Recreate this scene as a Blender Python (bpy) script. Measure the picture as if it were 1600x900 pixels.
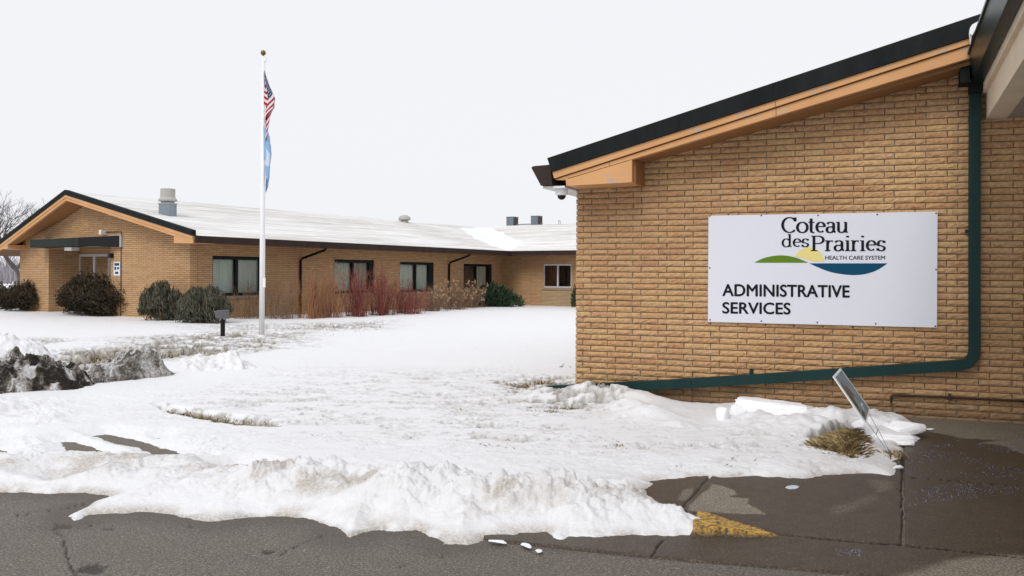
import bpy, math, random
import numpy as np
from mathutils import Matrix, Vector
random.seed(7); rng = np.random.default_rng(7)
S = bpy.context.scene
for _o in list(bpy.data.objects): bpy.data.objects.remove(_o)

# ------------------------------------------------------------------ camera
F, ROLL, EYE = 1450.0, 0.006, 1.5            # focal length in photo pixels, roll, eye height
CR, SR = math.cos(ROLL), math.sin(ROLL)
cd = bpy.data.cameras.new('camera'); cam = bpy.data.objects.new('camera', cd)
S.collection.objects.link(cam); S.camera = cam
cd.sensor_width = 36; cd.lens = F / 1600 * 36; cd.shift_y = -22 / 1600
cd.clip_start = 0.05; cd.clip_end = 6000
cam.matrix_world = Matrix(((CR, -SR, 0, 0), (0, 0, -1, 0), (SR, CR, 0, EYE), (0, 0, 0, 1)))

# ------------------------------------------------------------------ overcast sky, weak sun
SUN_EL, SUN_AZ = math.radians(42), math.radians(202)   # azimuth clockwise from +Y: behind and left of the camera
w = bpy.data.worlds.new('World'); S.world = w; w.use_nodes = True
nt = w.node_tree; nt.nodes.clear()
sky = nt.nodes.new('ShaderNodeTexSky'); sky.sky_type = 'NISHITA'; sky.sun_disc = False
sky.sun_elevation = SUN_EL; sky.sun_rotation = SUN_AZ; sky.dust_density = 4
mx = nt.nodes.new('ShaderNodeMix'); mx.data_type = 'RGBA'; mx.inputs[0].default_value = 0.95
mx.inputs[7].default_value = (7.65, 7.70, 7.98, 1)        # cloud layer
bg = nt.nodes.new('ShaderNodeBackground'); bg.inputs[1].default_value = 0.10
ow = nt.nodes.new('ShaderNodeOutputWorld')
nt.links.new(sky.outputs[0], mx.inputs[6]); nt.links.new(mx.outputs[2], bg.inputs[0]); nt.links.new(bg.outputs[0], ow.inputs[0])
sl = bpy.data.lights.new('sun', 'SUN'); sl.energy = 1.35; sl.angle = math.radians(25); sl.color = (1, .965, .91)
so = bpy.data.objects.new('sun', sl); S.collection.objects.link(so)
so.rotation_euler = (math.pi / 2 - SUN_EL, 0, math.pi - SUN_AZ)
S.view_settings.view_transform = 'Standard'; S.view_settings.look = 'None'
S.view_settings.exposure = 0.28; S.view_settings.gamma = 1; S.view_settings.use_curve_mapping = False
S.cycles.max_bounces = 8; S.cycles.diffuse_bounces = 4; S.cycles.transparent_max_bounces = 12

# ------------------------------------------------------------------ geometry helpers
def ray(u, v):
    du, dv = (u - 800) / F, (v - 428) / F
    return np.array([du * CR + dv * SR, 1.0, du * SR - dv * CR])
def gnd(u, v, z=0.0):
    d = ray(u, v); return np.array([0, 0, EYE]) + d * ((z - EYE) / d[2])
def at(u, v, Y):
    return np.array([0, 0, EYE]) + ray(u, v) * Y

class Wall:                                   # a vertical plane: t along it, z up, o outwards
    def __init__(s, O, d, n):
        s.O = np.array(O, float); s.d = np.array(d, float) / math.hypot(*d); s.n = np.array(n, float) / math.hypot(*n)
    def px(s, u, v, o=0.0):
        d = ray(u, v); O = s.O + s.n * o
        p = d * ((O @ s.n) / (d[:2] @ s.n))
        return float((p[:2] - O) @ s.d), float(p[2] + EYE)
    def pt(s, t, z, o=0.0):
        q = s.O + s.d * t + s.n * o; return (q[0], q[1], z)
    def tz(s, p):
        return float((np.array(p[:2]) - s.O) @ s.d)

ORG = {}
def new_obj(name, me, parent=None):
    o = bpy.data.objects.new(name, me); S.collection.objects.link(o)
    if parent: o.parent = parent
    return o
def tag(o, label=None, cat=None, group=None, kind=None):
    if label: o['label'] = label
    if cat: o['category'] = cat
    if group: o['group'] = group
    if kind: o['kind'] = kind
    return o
def thing(name, loc, label, cat, group=None):
    o = bpy.data.objects.new(name, None); S.collection.objects.link(o)
    o.location = tuple(float(c) for c in loc); o.empty_display_size = .1; ORG[o.name] = np.array(o.location)
    return tag(o, label, cat, group)
def copy_tree(o, parent=None):
    c = o.copy(); S.collection.objects.link(c)
    if parent: c.parent = parent
    for ch in list(o.children): copy_tree(ch, c)
    return c

class MB:
    def __init__(s): s.v = []; s.f = []; s.m = []; s.uv = {}
    def add(s, pts, faces, mi=0):
        b = len(s.v); s.v += [tuple(map(float, p)) for p in pts]
        for f in faces: s.f.append(tuple(i + b for i in f)); s.m.append(mi)
    def quad(s, a, b, c, d, mi=0): s.add([a, b, c, d], [(0, 1, 2, 3)], mi)
    def hexa(s, p, mi=0):                     # 8 points: bottom 4, top 4
        s.add(p, [(3, 2, 1, 0), (4, 5, 6, 7), (0, 1, 5, 4), (1, 2, 6, 5), (2, 3, 7, 6), (3, 0, 4, 7)], mi)
    def wbox(s, W, t0, t1, z0, z1, o0, o1, mi=0):
        s.hexa([W.pt(t0, z0, o1), W.pt(t1, z0, o1), W.pt(t1, z0, o0), W.pt(t0, z0, o0),
                W.pt(t0, z1, o1), W.pt(t1, z1, o1), W.pt(t1, z1, o0), W.pt(t0, z1, o0)], mi)
    def box(s, c, sx, sy, sz, mi=0, rz=0.0):
        C, Q = math.cos(rz), math.sin(rz); P = []
        for z in (0, sz):
            for x, y in ((-1, -1), (1, -1), (1, 1), (-1, 1)):
                X, Y = x * sx / 2, y * sy / 2; P.append((c[0] + X * C - Y * Q, c[1] + X * Q + Y * C, c[2] + z))
        s.hexa(P, mi)
    def prism(s, W, poly, o0, o1, mi=0):      # polygon in (t, z), thickness o0..o1
        n = len(poly)
        s.add([W.pt(t, z, o1) for t, z in poly] + [W.pt(t, z, o0) for t, z in poly],
              [tuple(range(n)), tuple(range(2 * n - 1, n - 1, -1))] + [(i, i + n, (i + 1) % n + n, (i + 1) % n) for i in range(n)], mi)
    def tube(s, pts, r, n=8, mi=0, cap=True):
        pts = [Vector(p) for p in pts]; R = r if hasattr(r, '__len__') else [r] * len(pts)
        V = []; up = Vector((0, 0, 1))
        for i, p in enumerate(pts):
            d = (pts[min(i + 1, len(pts) - 1)] - pts[max(i - 1, 0)]).normalized()
            a = d.cross(up)
            a = a.normalized() if a.length > .05 else d.cross(Vector((1, 0, 0))).normalized()
            b = d.cross(a)
            for k in range(n):
                q = 2 * math.pi * k / n; V.append(p + (a * math.cos(q) + b * math.sin(q)) * R[i])
        fs = [(i * n + k, i * n + (k + 1) % n, (i + 1) * n + (k + 1) % n, (i + 1) * n + k) for i in range(len(pts) - 1) for k in range(n)]
        if cap: fs += [tuple(range(n - 1, -1, -1)), tuple(range((len(pts) - 1) * n, len(pts) * n))]
        s.add(V, fs, mi)
    def rectpipe(s, pts, wv, hv, mi=0):       # pipe of rectangular section: half vectors per point
        V = []
        for p, a, b in zip(pts, wv, hv):
            p, a, b = np.array(p), np.array(a), np.array(b)
            V += [p - a - b, p + a - b, p + a + b, p - a + b]
        n = len(pts)
        fs = [(i * 4 + k, i * 4 + (k + 1) % 4, i * 4 + 4 + (k + 1) % 4, i * 4 + 4 + k) for i in range(n - 1) for k in range(4)]
        s.add(V, fs + [(3, 2, 1, 0), (4 * n - 4, 4 * n - 3, 4 * n - 2, 4 * n - 1)], mi)
    def lathe(s, c, prof, n=16, mi=0):
        V = [(c[0] + r * math.cos(2 * math.pi * k / n), c[1] + r * math.sin(2 * math.pi * k / n), c[2] + z) for r, z in prof for k in range(n)]
        fs = [(i * n + k, i * n + (k + 1) % n, (i + 1) * n + (k + 1) % n, (i + 1) * n + k) for i in range(len(prof) - 1) for k in range(n)]
        fs += [tuple(range(n - 1, -1, -1)), tuple(range((len(prof) - 1) * n, len(prof) * n))]
        s.add(V, fs, mi)
    def build(s, name, mats, parent=None, uvf=None, smooth=False, bevel=0):
        if not isinstance(mats, (list, tuple)): mats = [mats]
        V = np.array(s.v, float)
        if parent is not None:
            org = ORG[parent.name]
        else:
            org = np.array([(V[:, 0].min() + V[:, 0].max()) / 2, (V[:, 1].min() + V[:, 1].max()) / 2, V[:, 2].min()])
        me = bpy.data.meshes.new(name); me.from_pydata((V - org).tolist(), [], s.f)
        for m in mats: me.materials.append(m)
        if len(mats) > 1: me.polygons.foreach_set('material_index', s.m)
        if uvf:
            ul = me.uv_layers.new(name='UVMap'); vi = np.empty(len(me.loops), np.int32); me.loops.foreach_get('vertex_index', vi)
            ul.data.foreach_set('uv', np.array([uvf(p) for p in V], np.float32)[vi].ravel())
        if smooth: me.polygons.foreach_set('use_smooth', [True] * len(me.polygons))
        me.update()
        o = new_obj(name, me, parent); ORG[o.name] = org
        if parent is None: o.location = tuple(org)
        if bevel:
            b = o.modifiers.new('bevel', 'BEVEL'); b.width = bevel; b.segments = 2; b.limit_method = 'ANGLE'
        return o

# ------------------------------------------------------------------ noise on arrays
def _h(ix, iy, sd):
    a = (ix.astype(np.int64) * 374761393 + iy.astype(np.int64) * 668265263 + sd * 974634577) & 0xffffffff
    a = ((a ^ (a >> 13)) * 1274126177) & 0xffffffff
    a = ((a ^ (a >> 16)) * 2246822519) & 0xffffffff
    return ((a ^ (a >> 15)) & 0xffffff) / float(0xffffff)
def vn(x, y, sd=0):
    ix, iy = np.floor(x), np.floor(y); fx, fy = x - ix, y - iy
    fx = fx * fx * (3 - 2 * fx); fy = fy * fy * (3 - 2 * fy)
    return (_h(ix, iy, sd) * (1 - fx) + _h(ix + 1, iy, sd) * fx) * (1 - fy) + (_h(ix, iy + 1, sd) * (1 - fx) + _h(ix + 1, iy + 1, sd) * fx) * fy
def fbm(x, y, sd=0, o=4, g=.5):
    r, a, t = 0, 1, 0
    for i in range(o):
        r = r + a * vn(x * 2 ** i + i * 17.3, y * 2 ** i - i * 9.1, sd + i); t += a; a *= g
    return r / t
def cell(x, y, sd=0):                         # distance to the nearest random point
    ix, iy = np.floor(x), np.floor(y); best = np.full(x.shape, 9.0)
    for dx in (-1, 0, 1):
        for dy in (-1, 0, 1):
            px = ix + dx + _h(ix + dx, iy + dy, sd); py = iy + dy + _h(ix + dx, iy + dy, sd + 31)
            best = np.minimum(best, (px - x) ** 2 + (py - y) ** 2)
    return np.sqrt(best)
def plates(x, y, sd=0):                      # broken plates: every cell its own height and tilt
    ix, iy = np.floor(x), np.floor(y); best = np.full(x.shape, 9.0); sec = np.full(x.shape, 9.0); hh = np.zeros(x.shape)
    for dx in (-1, 0, 1):
        for dy in (-1, 0, 1):
            cx, cy = ix + dx, iy + dy; px = cx + _h(cx, cy, sd); py = cy + _h(cx, cy, sd + 31)
            d = np.hypot(px - x, py - y); v = _h(cx, cy, sd + 7) + (_h(cx, cy, sd + 8) - .5) * 1.2 * (x - px) + (_h(cx, cy, sd + 9) - .5) * 1.2 * (y - py)
            m_ = d < best; sec = np.where(m_, best, np.minimum(sec, d)); hh = np.where(m_, v, hh); best = np.where(m_, d, best)
    return hh * np.clip((sec - best) / .16, 0, 1) ** .6
def sst(a, b, x):
    t = np.clip((x - a) / (b - a), 0, 1); return t * t * (3 - 2 * t)
def sdpoly(x, y, P, closed=True):             # signed distance, positive inside
    d = np.full(x.shape, 1e18); ins = np.zeros(x.shape, bool); n = len(P)
    for i in range(n if closed else n - 1):
        ax, ay = P[i][0], P[i][1]; bx, by = P[(i + 1) % n][0], P[(i + 1) % n][1]
        ex, ey = bx - ax, by - ay; wx, wy = x - ax, y - ay
        t = np.clip((wx * ex + wy * ey) / (ex * ex + ey * ey + 1e-12), 0, 1)
        d = np.minimum(d, (wx - ex * t) ** 2 + (wy - ey * t) ** 2)
        if abs(ey) > 1e-12:
            ins ^= ((ay > y) != (by > y)) & (x < ex * (y - ay) / ey + ax)
    d = np.sqrt(d)
    return np.where(ins, d, -d) if closed else d
def pxpoly(P, z=0.0): return [tuple(gnd(u, v, z)[:2]) for u, v in P]

def grid_obj(name, X, Y, Z, mat, attrs=None, keep=None, smooth=True, parent=None):
    r, c = X.shape; idx = np.arange(r * c).reshape(r, c)
    q = np.stack([idx[:-1, :-1], idx[:-1, 1:], idx[1:, 1:], idx[1:, :-1]], -1).reshape(-1, 4)
    if keep is not None:
        k = keep; kk = (k[:-1, :-1] | k[:-1, 1:] | k[1:, 1:] | k[1:, :-1]).ravel(); q = q[kk]
    used = np.unique(q); mp = np.full(r * c, -1); mp[used] = np.arange(len(used)); q = mp[q]
    V = np.stack([X.ravel(), Y.ravel(), Z.ravel()], -1)[used]
    me = bpy.data.meshes.new(name); me.vertices.add(len(V)); me.vertices.foreach_set('co', V.astype(np.float32).ravel())
    me.loops.add(q.size); me.loops.foreach_set('vertex_index', q.astype(np.int32).ravel())
    me.polygons.add(len(q)); me.polygons.foreach_set('loop_start', np.arange(0, q.size, 4, dtype=np.int32))
    me.polygons.foreach_set('loop_total', np.full(len(q), 4, np.int32))
    me.update(calc_edges=True); me.validate()
    if smooth: me.polygons.foreach_set('use_smooth', [True] * len(q))
    for n, a in (attrs or {}).items():
        at_ = me.attributes.new(n, 'FLOAT', 'POINT'); at_.data.foreach_set('value', a.ravel()[used].astype(np.float32))
    me.materials.append(mat)
    return new_obj(name, me, parent)

# ------------------------------------------------------------------ materials
def mat(name, col, rough=.6, spec=.3, metal=0.0):
    m = bpy.data.materials.new(name); m.use_nodes = True; b = m.node_tree.nodes['Principled BSDF']
    b.inputs['Base Color'].default_value = (*col, 1); b.inputs['Roughness'].default_value = rough
    b.inputs['Specular IOR Level'].default_value = spec; b.inputs['Metallic'].default_value = metal
    return m
class N:                                      # tiny node helper
    def __init__(s, m): s.m = m; s.t = m.node_tree; s.b = s.t.nodes['Principled BSDF']
    def n(s, typ, **kw):
        o = s.t.nodes.new(typ)
        for k, v in kw.items(): setattr(o, k, v)
        return o
    def l(s, a, b): s.t.links.new(a, b)
    def coord(s, which='Object', scale=(1, 1, 1)):
        c = s.n('ShaderNodeTexCoord'); mp = s.n('ShaderNodeMapping'); mp.inputs['Scale'].default_value = scale
        s.l(c.outputs[which], mp.inputs[0]); return mp.outputs[0]
    def pos(s, scale=(1, 1, 1)):
        c = s.n('ShaderNodeNewGeometry'); mp = s.n('ShaderNodeMapping'); mp.inputs['Scale'].default_value = scale
        s.l(c.outputs['Position'], mp.inputs[0]); return mp.outputs[0]
    def noise(s, vec, scale, detail=4, rough=.55):
        o = s.n('ShaderNodeTexNoise'); o.inputs['Scale'].default_value = scale; o.inputs['Detail'].default_value = detail
        o.inputs['Roughness'].default_value = rough; s.l(vec, o.inputs['Vector']); return o.outputs[0]
    def ramp(s, fac, stops):
        o = s.n('ShaderNodeValToRGB'); e = o.color_ramp.elements
        while len(e) < len(stops): e.new(.5)
        for el, (p, c) in zip(e, stops): el.position = p; el.color = (*c, 1) if len(c) == 3 else c
        s.l(fac, o.inputs[0]); return o.outputs[0]
    def mix(s, fac, a, b, mode='MIX'):
        o = s.n('ShaderNodeMix', data_type='RGBA', blend_type=mode)
        for sock, val in ((0, fac), (6, a), (7, b)):
            if hasattr(val, 'is_linked'): s.l(val, o.inputs[sock])
            elif sock == 0: o.inputs[0].default_value = val
            else: o.inputs[sock].default_value = (*val, 1)
        return o.outputs[2]
    def math(s, op, a, b=0.0, clamp=False):
        o = s.n('ShaderNodeMath', operation=op, use_clamp=clamp)
        for i, val in enumerate((a, b)):
            if hasattr(val, 'is_linked'): s.l(val, o.inputs[i])
            else: o.inputs[i].default_value = val
        return o.outputs[0]
    def attr(s, name): return s.n('ShaderNodeAttribute', attribute_name=name).outputs['Fac']
    def bump(s, h, strength=.3, dist=.01):
        o = s.n('ShaderNodeBump'); o.inputs['Strength'].default_value = strength; o.inputs['Distance'].default_value = dist
        s.l(h, o.inputs['Height']); s.l(o.outputs[0], s.b.inputs['Normal'])
    def color(s, c): s.l(c, s.b.inputs['Base Color'])

def g3(v): return (v, v, v)
def weathered(name, col, rough=.55, spec=.3, amt=.25, scale=3.0, stretch=(1, 1, .25), fine=40, metal=0.0):
    m = mat(name, col, rough, spec, metal); k = N(m); p = k.pos(stretch)
    a = k.noise(p, scale, 5); b = k.noise(k.pos(), fine, 3)
    lo = tuple(c * (1 - amt) for c in col); hi = tuple(min(1, c * (1 + amt)) for c in col)
    c1 = k.ramp(a, [(.3, lo), (.7, hi)])
    k.color(k.mix(.35, c1, k.ramp(b, [(.35, lo), (.65, hi)]))); k.bump(b, .15, .003)
    return m

M = {}
# rough split face bricks, one mesh island each
m = mat('split_face_brick', (.45, .25, .11), .85, .2); k = N(m); gi = k.n('ShaderNodeNewGeometry')
c1 = k.ramp(gi.outputs['Random Per Island'], [(0, (.46, .235, .122)), (.16, (.57, .360, .176)), (.34, (.61, .420, .210)), (.52, (.51, .285, .140)), (.68, (.58, .365, .192)), (.8, (.53, .340, .200)), (.92, (.42, .212, .115)), (1, (.55, .395, .235))])
n1 = k.noise(k.pos(), 28, 5); n2 = k.noise(k.pos(), 120, 4, .7); n3 = k.noise(k.pos((.35, .35, 1)), 1.1, 4)
c2 = k.mix(.5, c1, k.ramp(n1, [(.34, (.35, .192, .095)), (.52, (.54, .342, .170)), (.68, (.65, .46, .26))]))
c2 = k.mix(k.math('MULTIPLY', k.ramp(n3, [(.42, g3(0)), (.68, g3(1))]), .42), c2, (.30, .165, .09))
k.color(k.mix(k.math('MULTIPLY', k.ramp(n2, [(.52, g3(0)), (.66, g3(1))]), .45), c2, (.28, .15, .075)))
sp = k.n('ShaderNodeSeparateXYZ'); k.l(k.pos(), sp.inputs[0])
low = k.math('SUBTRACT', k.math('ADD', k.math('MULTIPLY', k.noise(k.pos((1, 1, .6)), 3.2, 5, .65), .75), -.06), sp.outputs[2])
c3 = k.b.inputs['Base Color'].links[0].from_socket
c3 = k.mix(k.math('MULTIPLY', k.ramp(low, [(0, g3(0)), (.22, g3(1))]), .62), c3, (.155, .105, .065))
streakn = k.noise(k.pos((5, 5, .35)), 1.0, 4, .6)
c3 = k.mix(k.math('MULTIPLY', k.ramp(streakn, [(.60, g3(0)), (.75, g3(1))]), .22), c3, (.25, .155, .09))
k.color(c3)
k.bump(k.math('ADD', k.noise(k.pos(), 60, 4), k.math('MULTIPLY', n2, .4)), .55, .012); M['brick'] = m
m = weathered('mortar', (.20, .15, .095), .95, .1, .3, 8, (1, 1, 1), 90); M['mortar'] = m
def far_brick(name, cols, mort):
    m = mat(name, cols[0], .85, .2); k = N(m); uv = k.coord('UV')
    b = k.n('ShaderNodeTexBrick', offset=.36, offset_frequency=2)
    k.l(uv, b.inputs['Vector'])
    b.inputs['Color1'].default_value = (0, 0, 0, 1); b.inputs['Color2'].default_value = (1, 1, 1, 1); b.inputs['Mortar'].default_value = (.5, .5, .5, 1)
    b.inputs['Scale'].default_value = 1; b.inputs['Mortar Size'].default_value = .0065; b.inputs['Mortar Smooth'].default_value = .2
    b.inputs['Brick Width'].default_value = .305; b.inputs['Row Height'].default_value = .0677
    c = k.ramp(b.outputs['Color'], [(0, cols[0]), (.35, cols[1]), (.65, cols[2]), (1, cols[3])])
    big = k.noise(k.pos((1, 1, .6)), .7, 4); fn = k.noise(k.pos(), 45, 4)
    c = k.mix(.4, c, k.ramp(fn, [(.3, cols[0]), (.7, cols[2])]))
    c = k.mix(k.math('MULTIPLY', k.ramp(big, [(.4, g3(0)), (.7, g3(1))]), .35), c, cols[3])
    c = k.mix(b.outputs['Fac'], c, mort); k.color(c)
    k.bump(k.math('SUBTRACT', k.math('MULTIPLY', fn, .6), b.outputs['Fac']), .7, .012); return m
M['brick_far'] = far_brick('tan_brickwork', [(.38, .212, .108), (.49, .305, .155), (.54, .36, .19), (.42, .238, .122)], (.14, .10, .065))
M['brick_buff'] = far_brick('buff_brickwork', [(.35, .24, .13), (.42, .30, .165), (.47, .35, .20), (.37, .26, .145)], (.14, .11, .075))
# orange painted timber with peeled grey spots
m = mat('orange_painted_timber', (.70, .36, .14), .55, .3); k = N(m)
a = k.noise(k.pos((1, 1, 3)), 2.2, 6, .6); b = k.noise(k.pos(), 14, 5, .65)
c = k.ramp(k.noise(k.pos((1, 1, .5)), 1.5, 5), [(.3, (.55, .285, .118)), (.7, (.63, .345, .155))])
peel = k.math('MULTIPLY', k.ramp(a, [(.57, g3(0)), (.60, g3(1))]), k.ramp(b, [(.47, g3(0)), (.54, g3(1))]))
k.color(k.mix(peel, c, (.40, .33, .27))); k.bump(b, .12, .004); M['orange'] = m
M['orange_shaded'] = weathered('shade_darkened_orange_paint', (.27, .128, .048), .6, .3, .10, 2)  # the orange paint again, darkened to stand for shade under the overhangs
M['roof_edge'] = weathered('dark_green_metal_edge', (.011, .014, .014), .7, .12, .4, 5, (1, 1, .2), 60)
M['canopy'] = weathered('dark_green_canopy_metal', (.018, .026, .022), .6, .15, .3, 4)
M['brown_gutter'] = weathered('brown_gutter_metal', (.038, .025, .022), .65, .15, .25, 3)
M['brown_pipe'] = weathered('dark_brown_downspout_metal', (.020, .012, .011), .6, .15, .25, 3)
M['green_pipe'] = weathered('dark_green_downspout_metal', (.006, .032, .031), .5, .22, .22, 4, (1, 1, .3), 70)
M['green_gutter'] = weathered('dark_green_gutter_metal', (.007, .018, .016), .35, .22, .3, 4)
M['stucco'] = weathered('cream_stucco', (.66, .55, .42), .9, .1, .10, 3, (1, 1, 1), 160)
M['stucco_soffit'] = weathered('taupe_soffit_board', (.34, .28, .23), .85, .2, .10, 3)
M['white_soffit'] = weathered('white_soffit_board', (.78, .76, .74), .6, .3, .06, 3)
M['white_paint'] = weathered('white_pole_paint', (.82, .83, .85), .4, .4, .05, 3)
M['sign_white'] = weathered('white_sign_panel', (.66, .68, .755), .45, .25, .015, .8, (1, 1, 1), 20)
M['sign_edge'] = mat('sign_edge_metal', (.4, .4, .42), .4)
M['ink'] = mat('black_lettering', (.012, .014, .020), .6, .05)
M['ink_grey'] = mat('grey_lettering', (.035, .042, .055), .6, .05)
M['sun_yellow'] = mat('emblem_yellow', (.72, .63, .24), .6, .05)
M['hill_green'] = mat('emblem_green', (.11, .21, .02), .6, .05)
M['lake_blue'] = mat('emblem_blue', (.008, .065, .13), .6, .05)
M['black'] = mat('black_plastic', (.010, .010, .011), .5, .2)
M['dark_frame'] = weathered('dark_green_window_frame', (.007, .011, .011), .6, .15, .2, 4)
M['grey_frame'] = weathered('pale_window_frame', (.52, .50, .52), .5, .3, .05, 4)
M['sill'] = weathered('grey_brick_sill', (.30, .23, .18), .9, .1, .2, 9, (1, 1, 1))
M['rust'] = weathered('rusty_iron_pipe', (.045, .024, .016), .7, .3, .5, 12, (1, 1, 1))
M['galv'] = weathered('galvanised_steel', (.24, .285, .33), .45, .5, .18, 4, (1, 1, .3), 30, .5)
M['pale_metal'] = weathered('pale_weathered_metal', (.40, .385, .36), .6, .3, .12, 4, (1, 1, .3))
M['ac_grey'] = weathered('blue_grey_metal_casing', (.13, .155, .185), .5, .4, .15, 3)
M['ac_brown'] = weathered('brown_coil_fins', (.075, .055, .052), .7, .2, .25, 20)
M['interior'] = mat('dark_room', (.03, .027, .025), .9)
M['brown_blind'] = weathered('brown_blind', (.13, .065, .03), .8, .2, .2, 5)
def fabric(name, col, hi, sc):
    m = mat(name, col, .9, .1); k = N(m); uv = k.coord('UV', (sc, .15, 1))
    k.color(k.ramp(k.noise(uv, 1.0, 3), [(.3, col), (.7, hi)])); k.bump(k.noise(uv, 1.0, 2), .4, .02); return m
M['curtain'] = fabric('pale_green_curtain', (.66, .72, .67), (.80, .84, .79), 14)
M['curtain_tan'] = fabric('tan_pleated_curtain', (.44, .43, .36), (.70, .67, .58), 22)
M['curtain_dark'] = fabric('plum_curtain', (.06, .045, .045), (.12, .09, .09), 18)
m = bpy.data.materials.new('window_glass'); m.use_nodes = True; t = m.node_tree; t.nodes.clear()
tr = t.nodes.new('ShaderNodeBsdfTransparent'); tr.inputs[0].default_value = (.93, .96, .95, 1); gl = t.nodes.new('ShaderNodeBsdfGlossy')
gl.inputs['Roughness'].default_value = .03; fr = t.nodes.new('ShaderNodeFresnel'); fr.inputs[0].default_value = 1.7
ms = t.nodes.new('ShaderNodeMixShader'); oo = t.nodes.new('ShaderNodeOutputMaterial')
t.links.new(fr.outputs[0], ms.inputs[0]); t.links.new(tr.outputs[0], ms.inputs[1]); t.links.new(gl.outputs[0], ms.inputs[2]); t.links.new(ms.outputs[0], oo.inputs[0])
M['glass'] = m
# snow
def snow_mat(name, base=(.81, .82, .845), dirtc=(.33, .27, .20), bs=.5):
    m = mat(name, base, .55, .22); k = N(m)
    n1 = k.noise(k.pos(), 26, 6, .65); n2 = k.noise(k.pos(), 150, 4, .65); d = k.attr('dirt')
    speck = k.ramp(k.noise(k.pos(), 55, 5, .75), [(.36, g3(.05)), (.64, g3(1))])
    df = k.math('MULTIPLY', d, k.math('ADD', k.math('MULTIPLY', speck, .75), .35), True)
    c = k.mix(df, k.ramp(n1, [(.25, tuple(x * .95 for x in base)), (.6, base)]), dirtc)
    grass = k.ramp(k.noise(k.pos((1, 1, 1)), 38, 5, .7), [(.35, (.055, .040, .016)), (.52, (.16, .120, .050)), (.68, (.33, .27, .15))])
    c = k.mix(k.math('MULTIPLY', k.attr('turf'), k.ramp(speck, [(0, g3(.45)), (1, g3(1))])), c, grass)
    k.color(c); k.bump(k.math('ADD', n1, k.math('MULTIPLY', n2, .45)), bs, .03); return m
def grit_mat(name):
    m = mat(name, (.8, .8, .8), .75, .15); k = N(m); d = k.attr('dirt')
    g1 = k.noise(k.pos(), 34, 7, .78); g2 = k.noise(k.pos((1, 1, 1.6)), 7, 6, .7)
    f = k.math('ADD', k.math('ADD', k.math('MULTIPLY', g1, 1.25), k.math('MULTIPLY', g2, .75)), k.math('MULTIPLY', d, -1.0))
    k.color(k.ramp(f, [(.05, (.026, .022, .018)), (.22, (.095, .082, .068)), (.40, (.24, .22, .20)), (.56, (.46, .45, .43)), (.74, (.80, .81, .83))]))
    k.bump(k.math('ADD', g2, k.math('MULTIPLY', g1, .7)), 1.0, .05); return m
M['snow'] = snow_mat('old_snow')
M['dirty_snow'] = grit_mat('dirty_snow')
M['snow_chunk'] = weathered('packed_snow', (.86, .87, .90), .5, .3, .05, 20, (1, 1, 1), 90)
M['ice'] = mat('clear_ice', (.50, .55, .60), .2, .5)
# thin snow on shingles
m = mat('snowy_shingles', (.8, .8, .8), .7, .2); k = N(m); uv = k.coord('UV', (.22, 3.2, 1)); uv2 = k.coord('UV', (1.1, 9.0, 1))
a = k.noise(uv, 1.0, 5, .65); b = k.noise(uv2, 1.0, 4, .7); big = k.noise(k.coord('UV', (.12, .3, 1)), 1.0, 3)
f = k.math('ADD', k.math('MULTIPLY', a, .55), k.math('ADD', k.math('MULTIPLY', b, .3), k.math('MULTIPLY', big, .3)))
k.color(k.ramp(f, [(.42, (.82, .83, .85)), (.51, (.75, .75, .75)), (.60, (.62, .61, .595)), (.74, (.43, .41, .38))])); k.bump(b, .3, .02); M['roof'] = m
M['roof_bare'] = weathered('dark_roof_shingles', (.05, .05, .05), .9, .1, .3, 6)
# ground
m = mat('wet_asphalt', (.12, .11, .10), .7, .3); k = N(m); p = k.pos()
big = k.noise(p, .55, 5, .6); md = k.noise(p, 9, 5, .6); fi = k.noise(p, 85, 4, .75); fi2 = k.noise(p, 48, 2, .5)
c = k.ramp(big, [(.35, (.085, .071, .058)), (.65, (.145, .125, .107))])
c = k.mix(.35, c, k.ramp(md, [(.3, (.095, .082, .07)), (.7, (.185, .168, .152))]))
c = k.mix(.6, c, k.ramp(fi, [(.36, (.014, .012, .010)), (.46, (.09, .078, .066)), (.54, (.145, .128, .11)), (.64, (.40, .36, .32))]))
c = k.mix(k.ramp(fi2, [(.68, g3(0)), (.715, g3(.8))]), c, (.36, .33, .29))
c = k.mix(k.attr('crack'), c, (.022, .019, .017)); c = k.mix(k.math('MULTIPLY', k.attr('wet'), .55), c, (.075, .062, .052))
k.color(c); k.bump(k.math('ADD', fi, k.math('MULTIPLY', fi2, .6)), .5, .006); M['asphalt'] = m
m = mat('wet_concrete', (.09, .07, .05), .6, .35); k = N(m); p = k.pos(); p2 = k.noise(p, 1.3, 5, .6)
fi = k.noise(p, 80, 4, .75); md = k.noise(p, 11, 5, .6); ag = k.noise(p, 50, 2, .5)
wet = k.mix(.5, k.ramp(p2, [(.3, (.046, .034, .022)), (.7, (.074, .056, .039))]), k.ramp(md, [(.3, (.038, .028, .018)), (.7, (.088, .067, .047))]))
dry = k.mix(.5, k.ramp(p2, [(.3, (.20, .172, .135)), (.7, (.27, .238, .19))]), k.ramp(md, [(.3, (.18, .155, .12)), (.7, (.29, .255, .21))]))
c = k.mix(k.attr('dry'), wet, dry)
gr = k.ramp(fi, [(.36, g3(.12)), (.47, g3(.75)), (.53, g3(1.1)), (.64, g3(2.3))]); c = k.mix(.8, c, gr, 'MULTIPLY')
c = k.mix(k.math('MULTIPLY', k.ramp(ag, [(.69, g3(0)), (.73, g3(1))]), .7), c, (.27, .20, .14))
c = k.mix(k.math('MULTIPLY', k.attr('paint'), k.ramp(k.noise(p, 40, 4, .7), [(.40, g3(.1)), (.58, g3(1))])), c, (.56, .33, .055))
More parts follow.
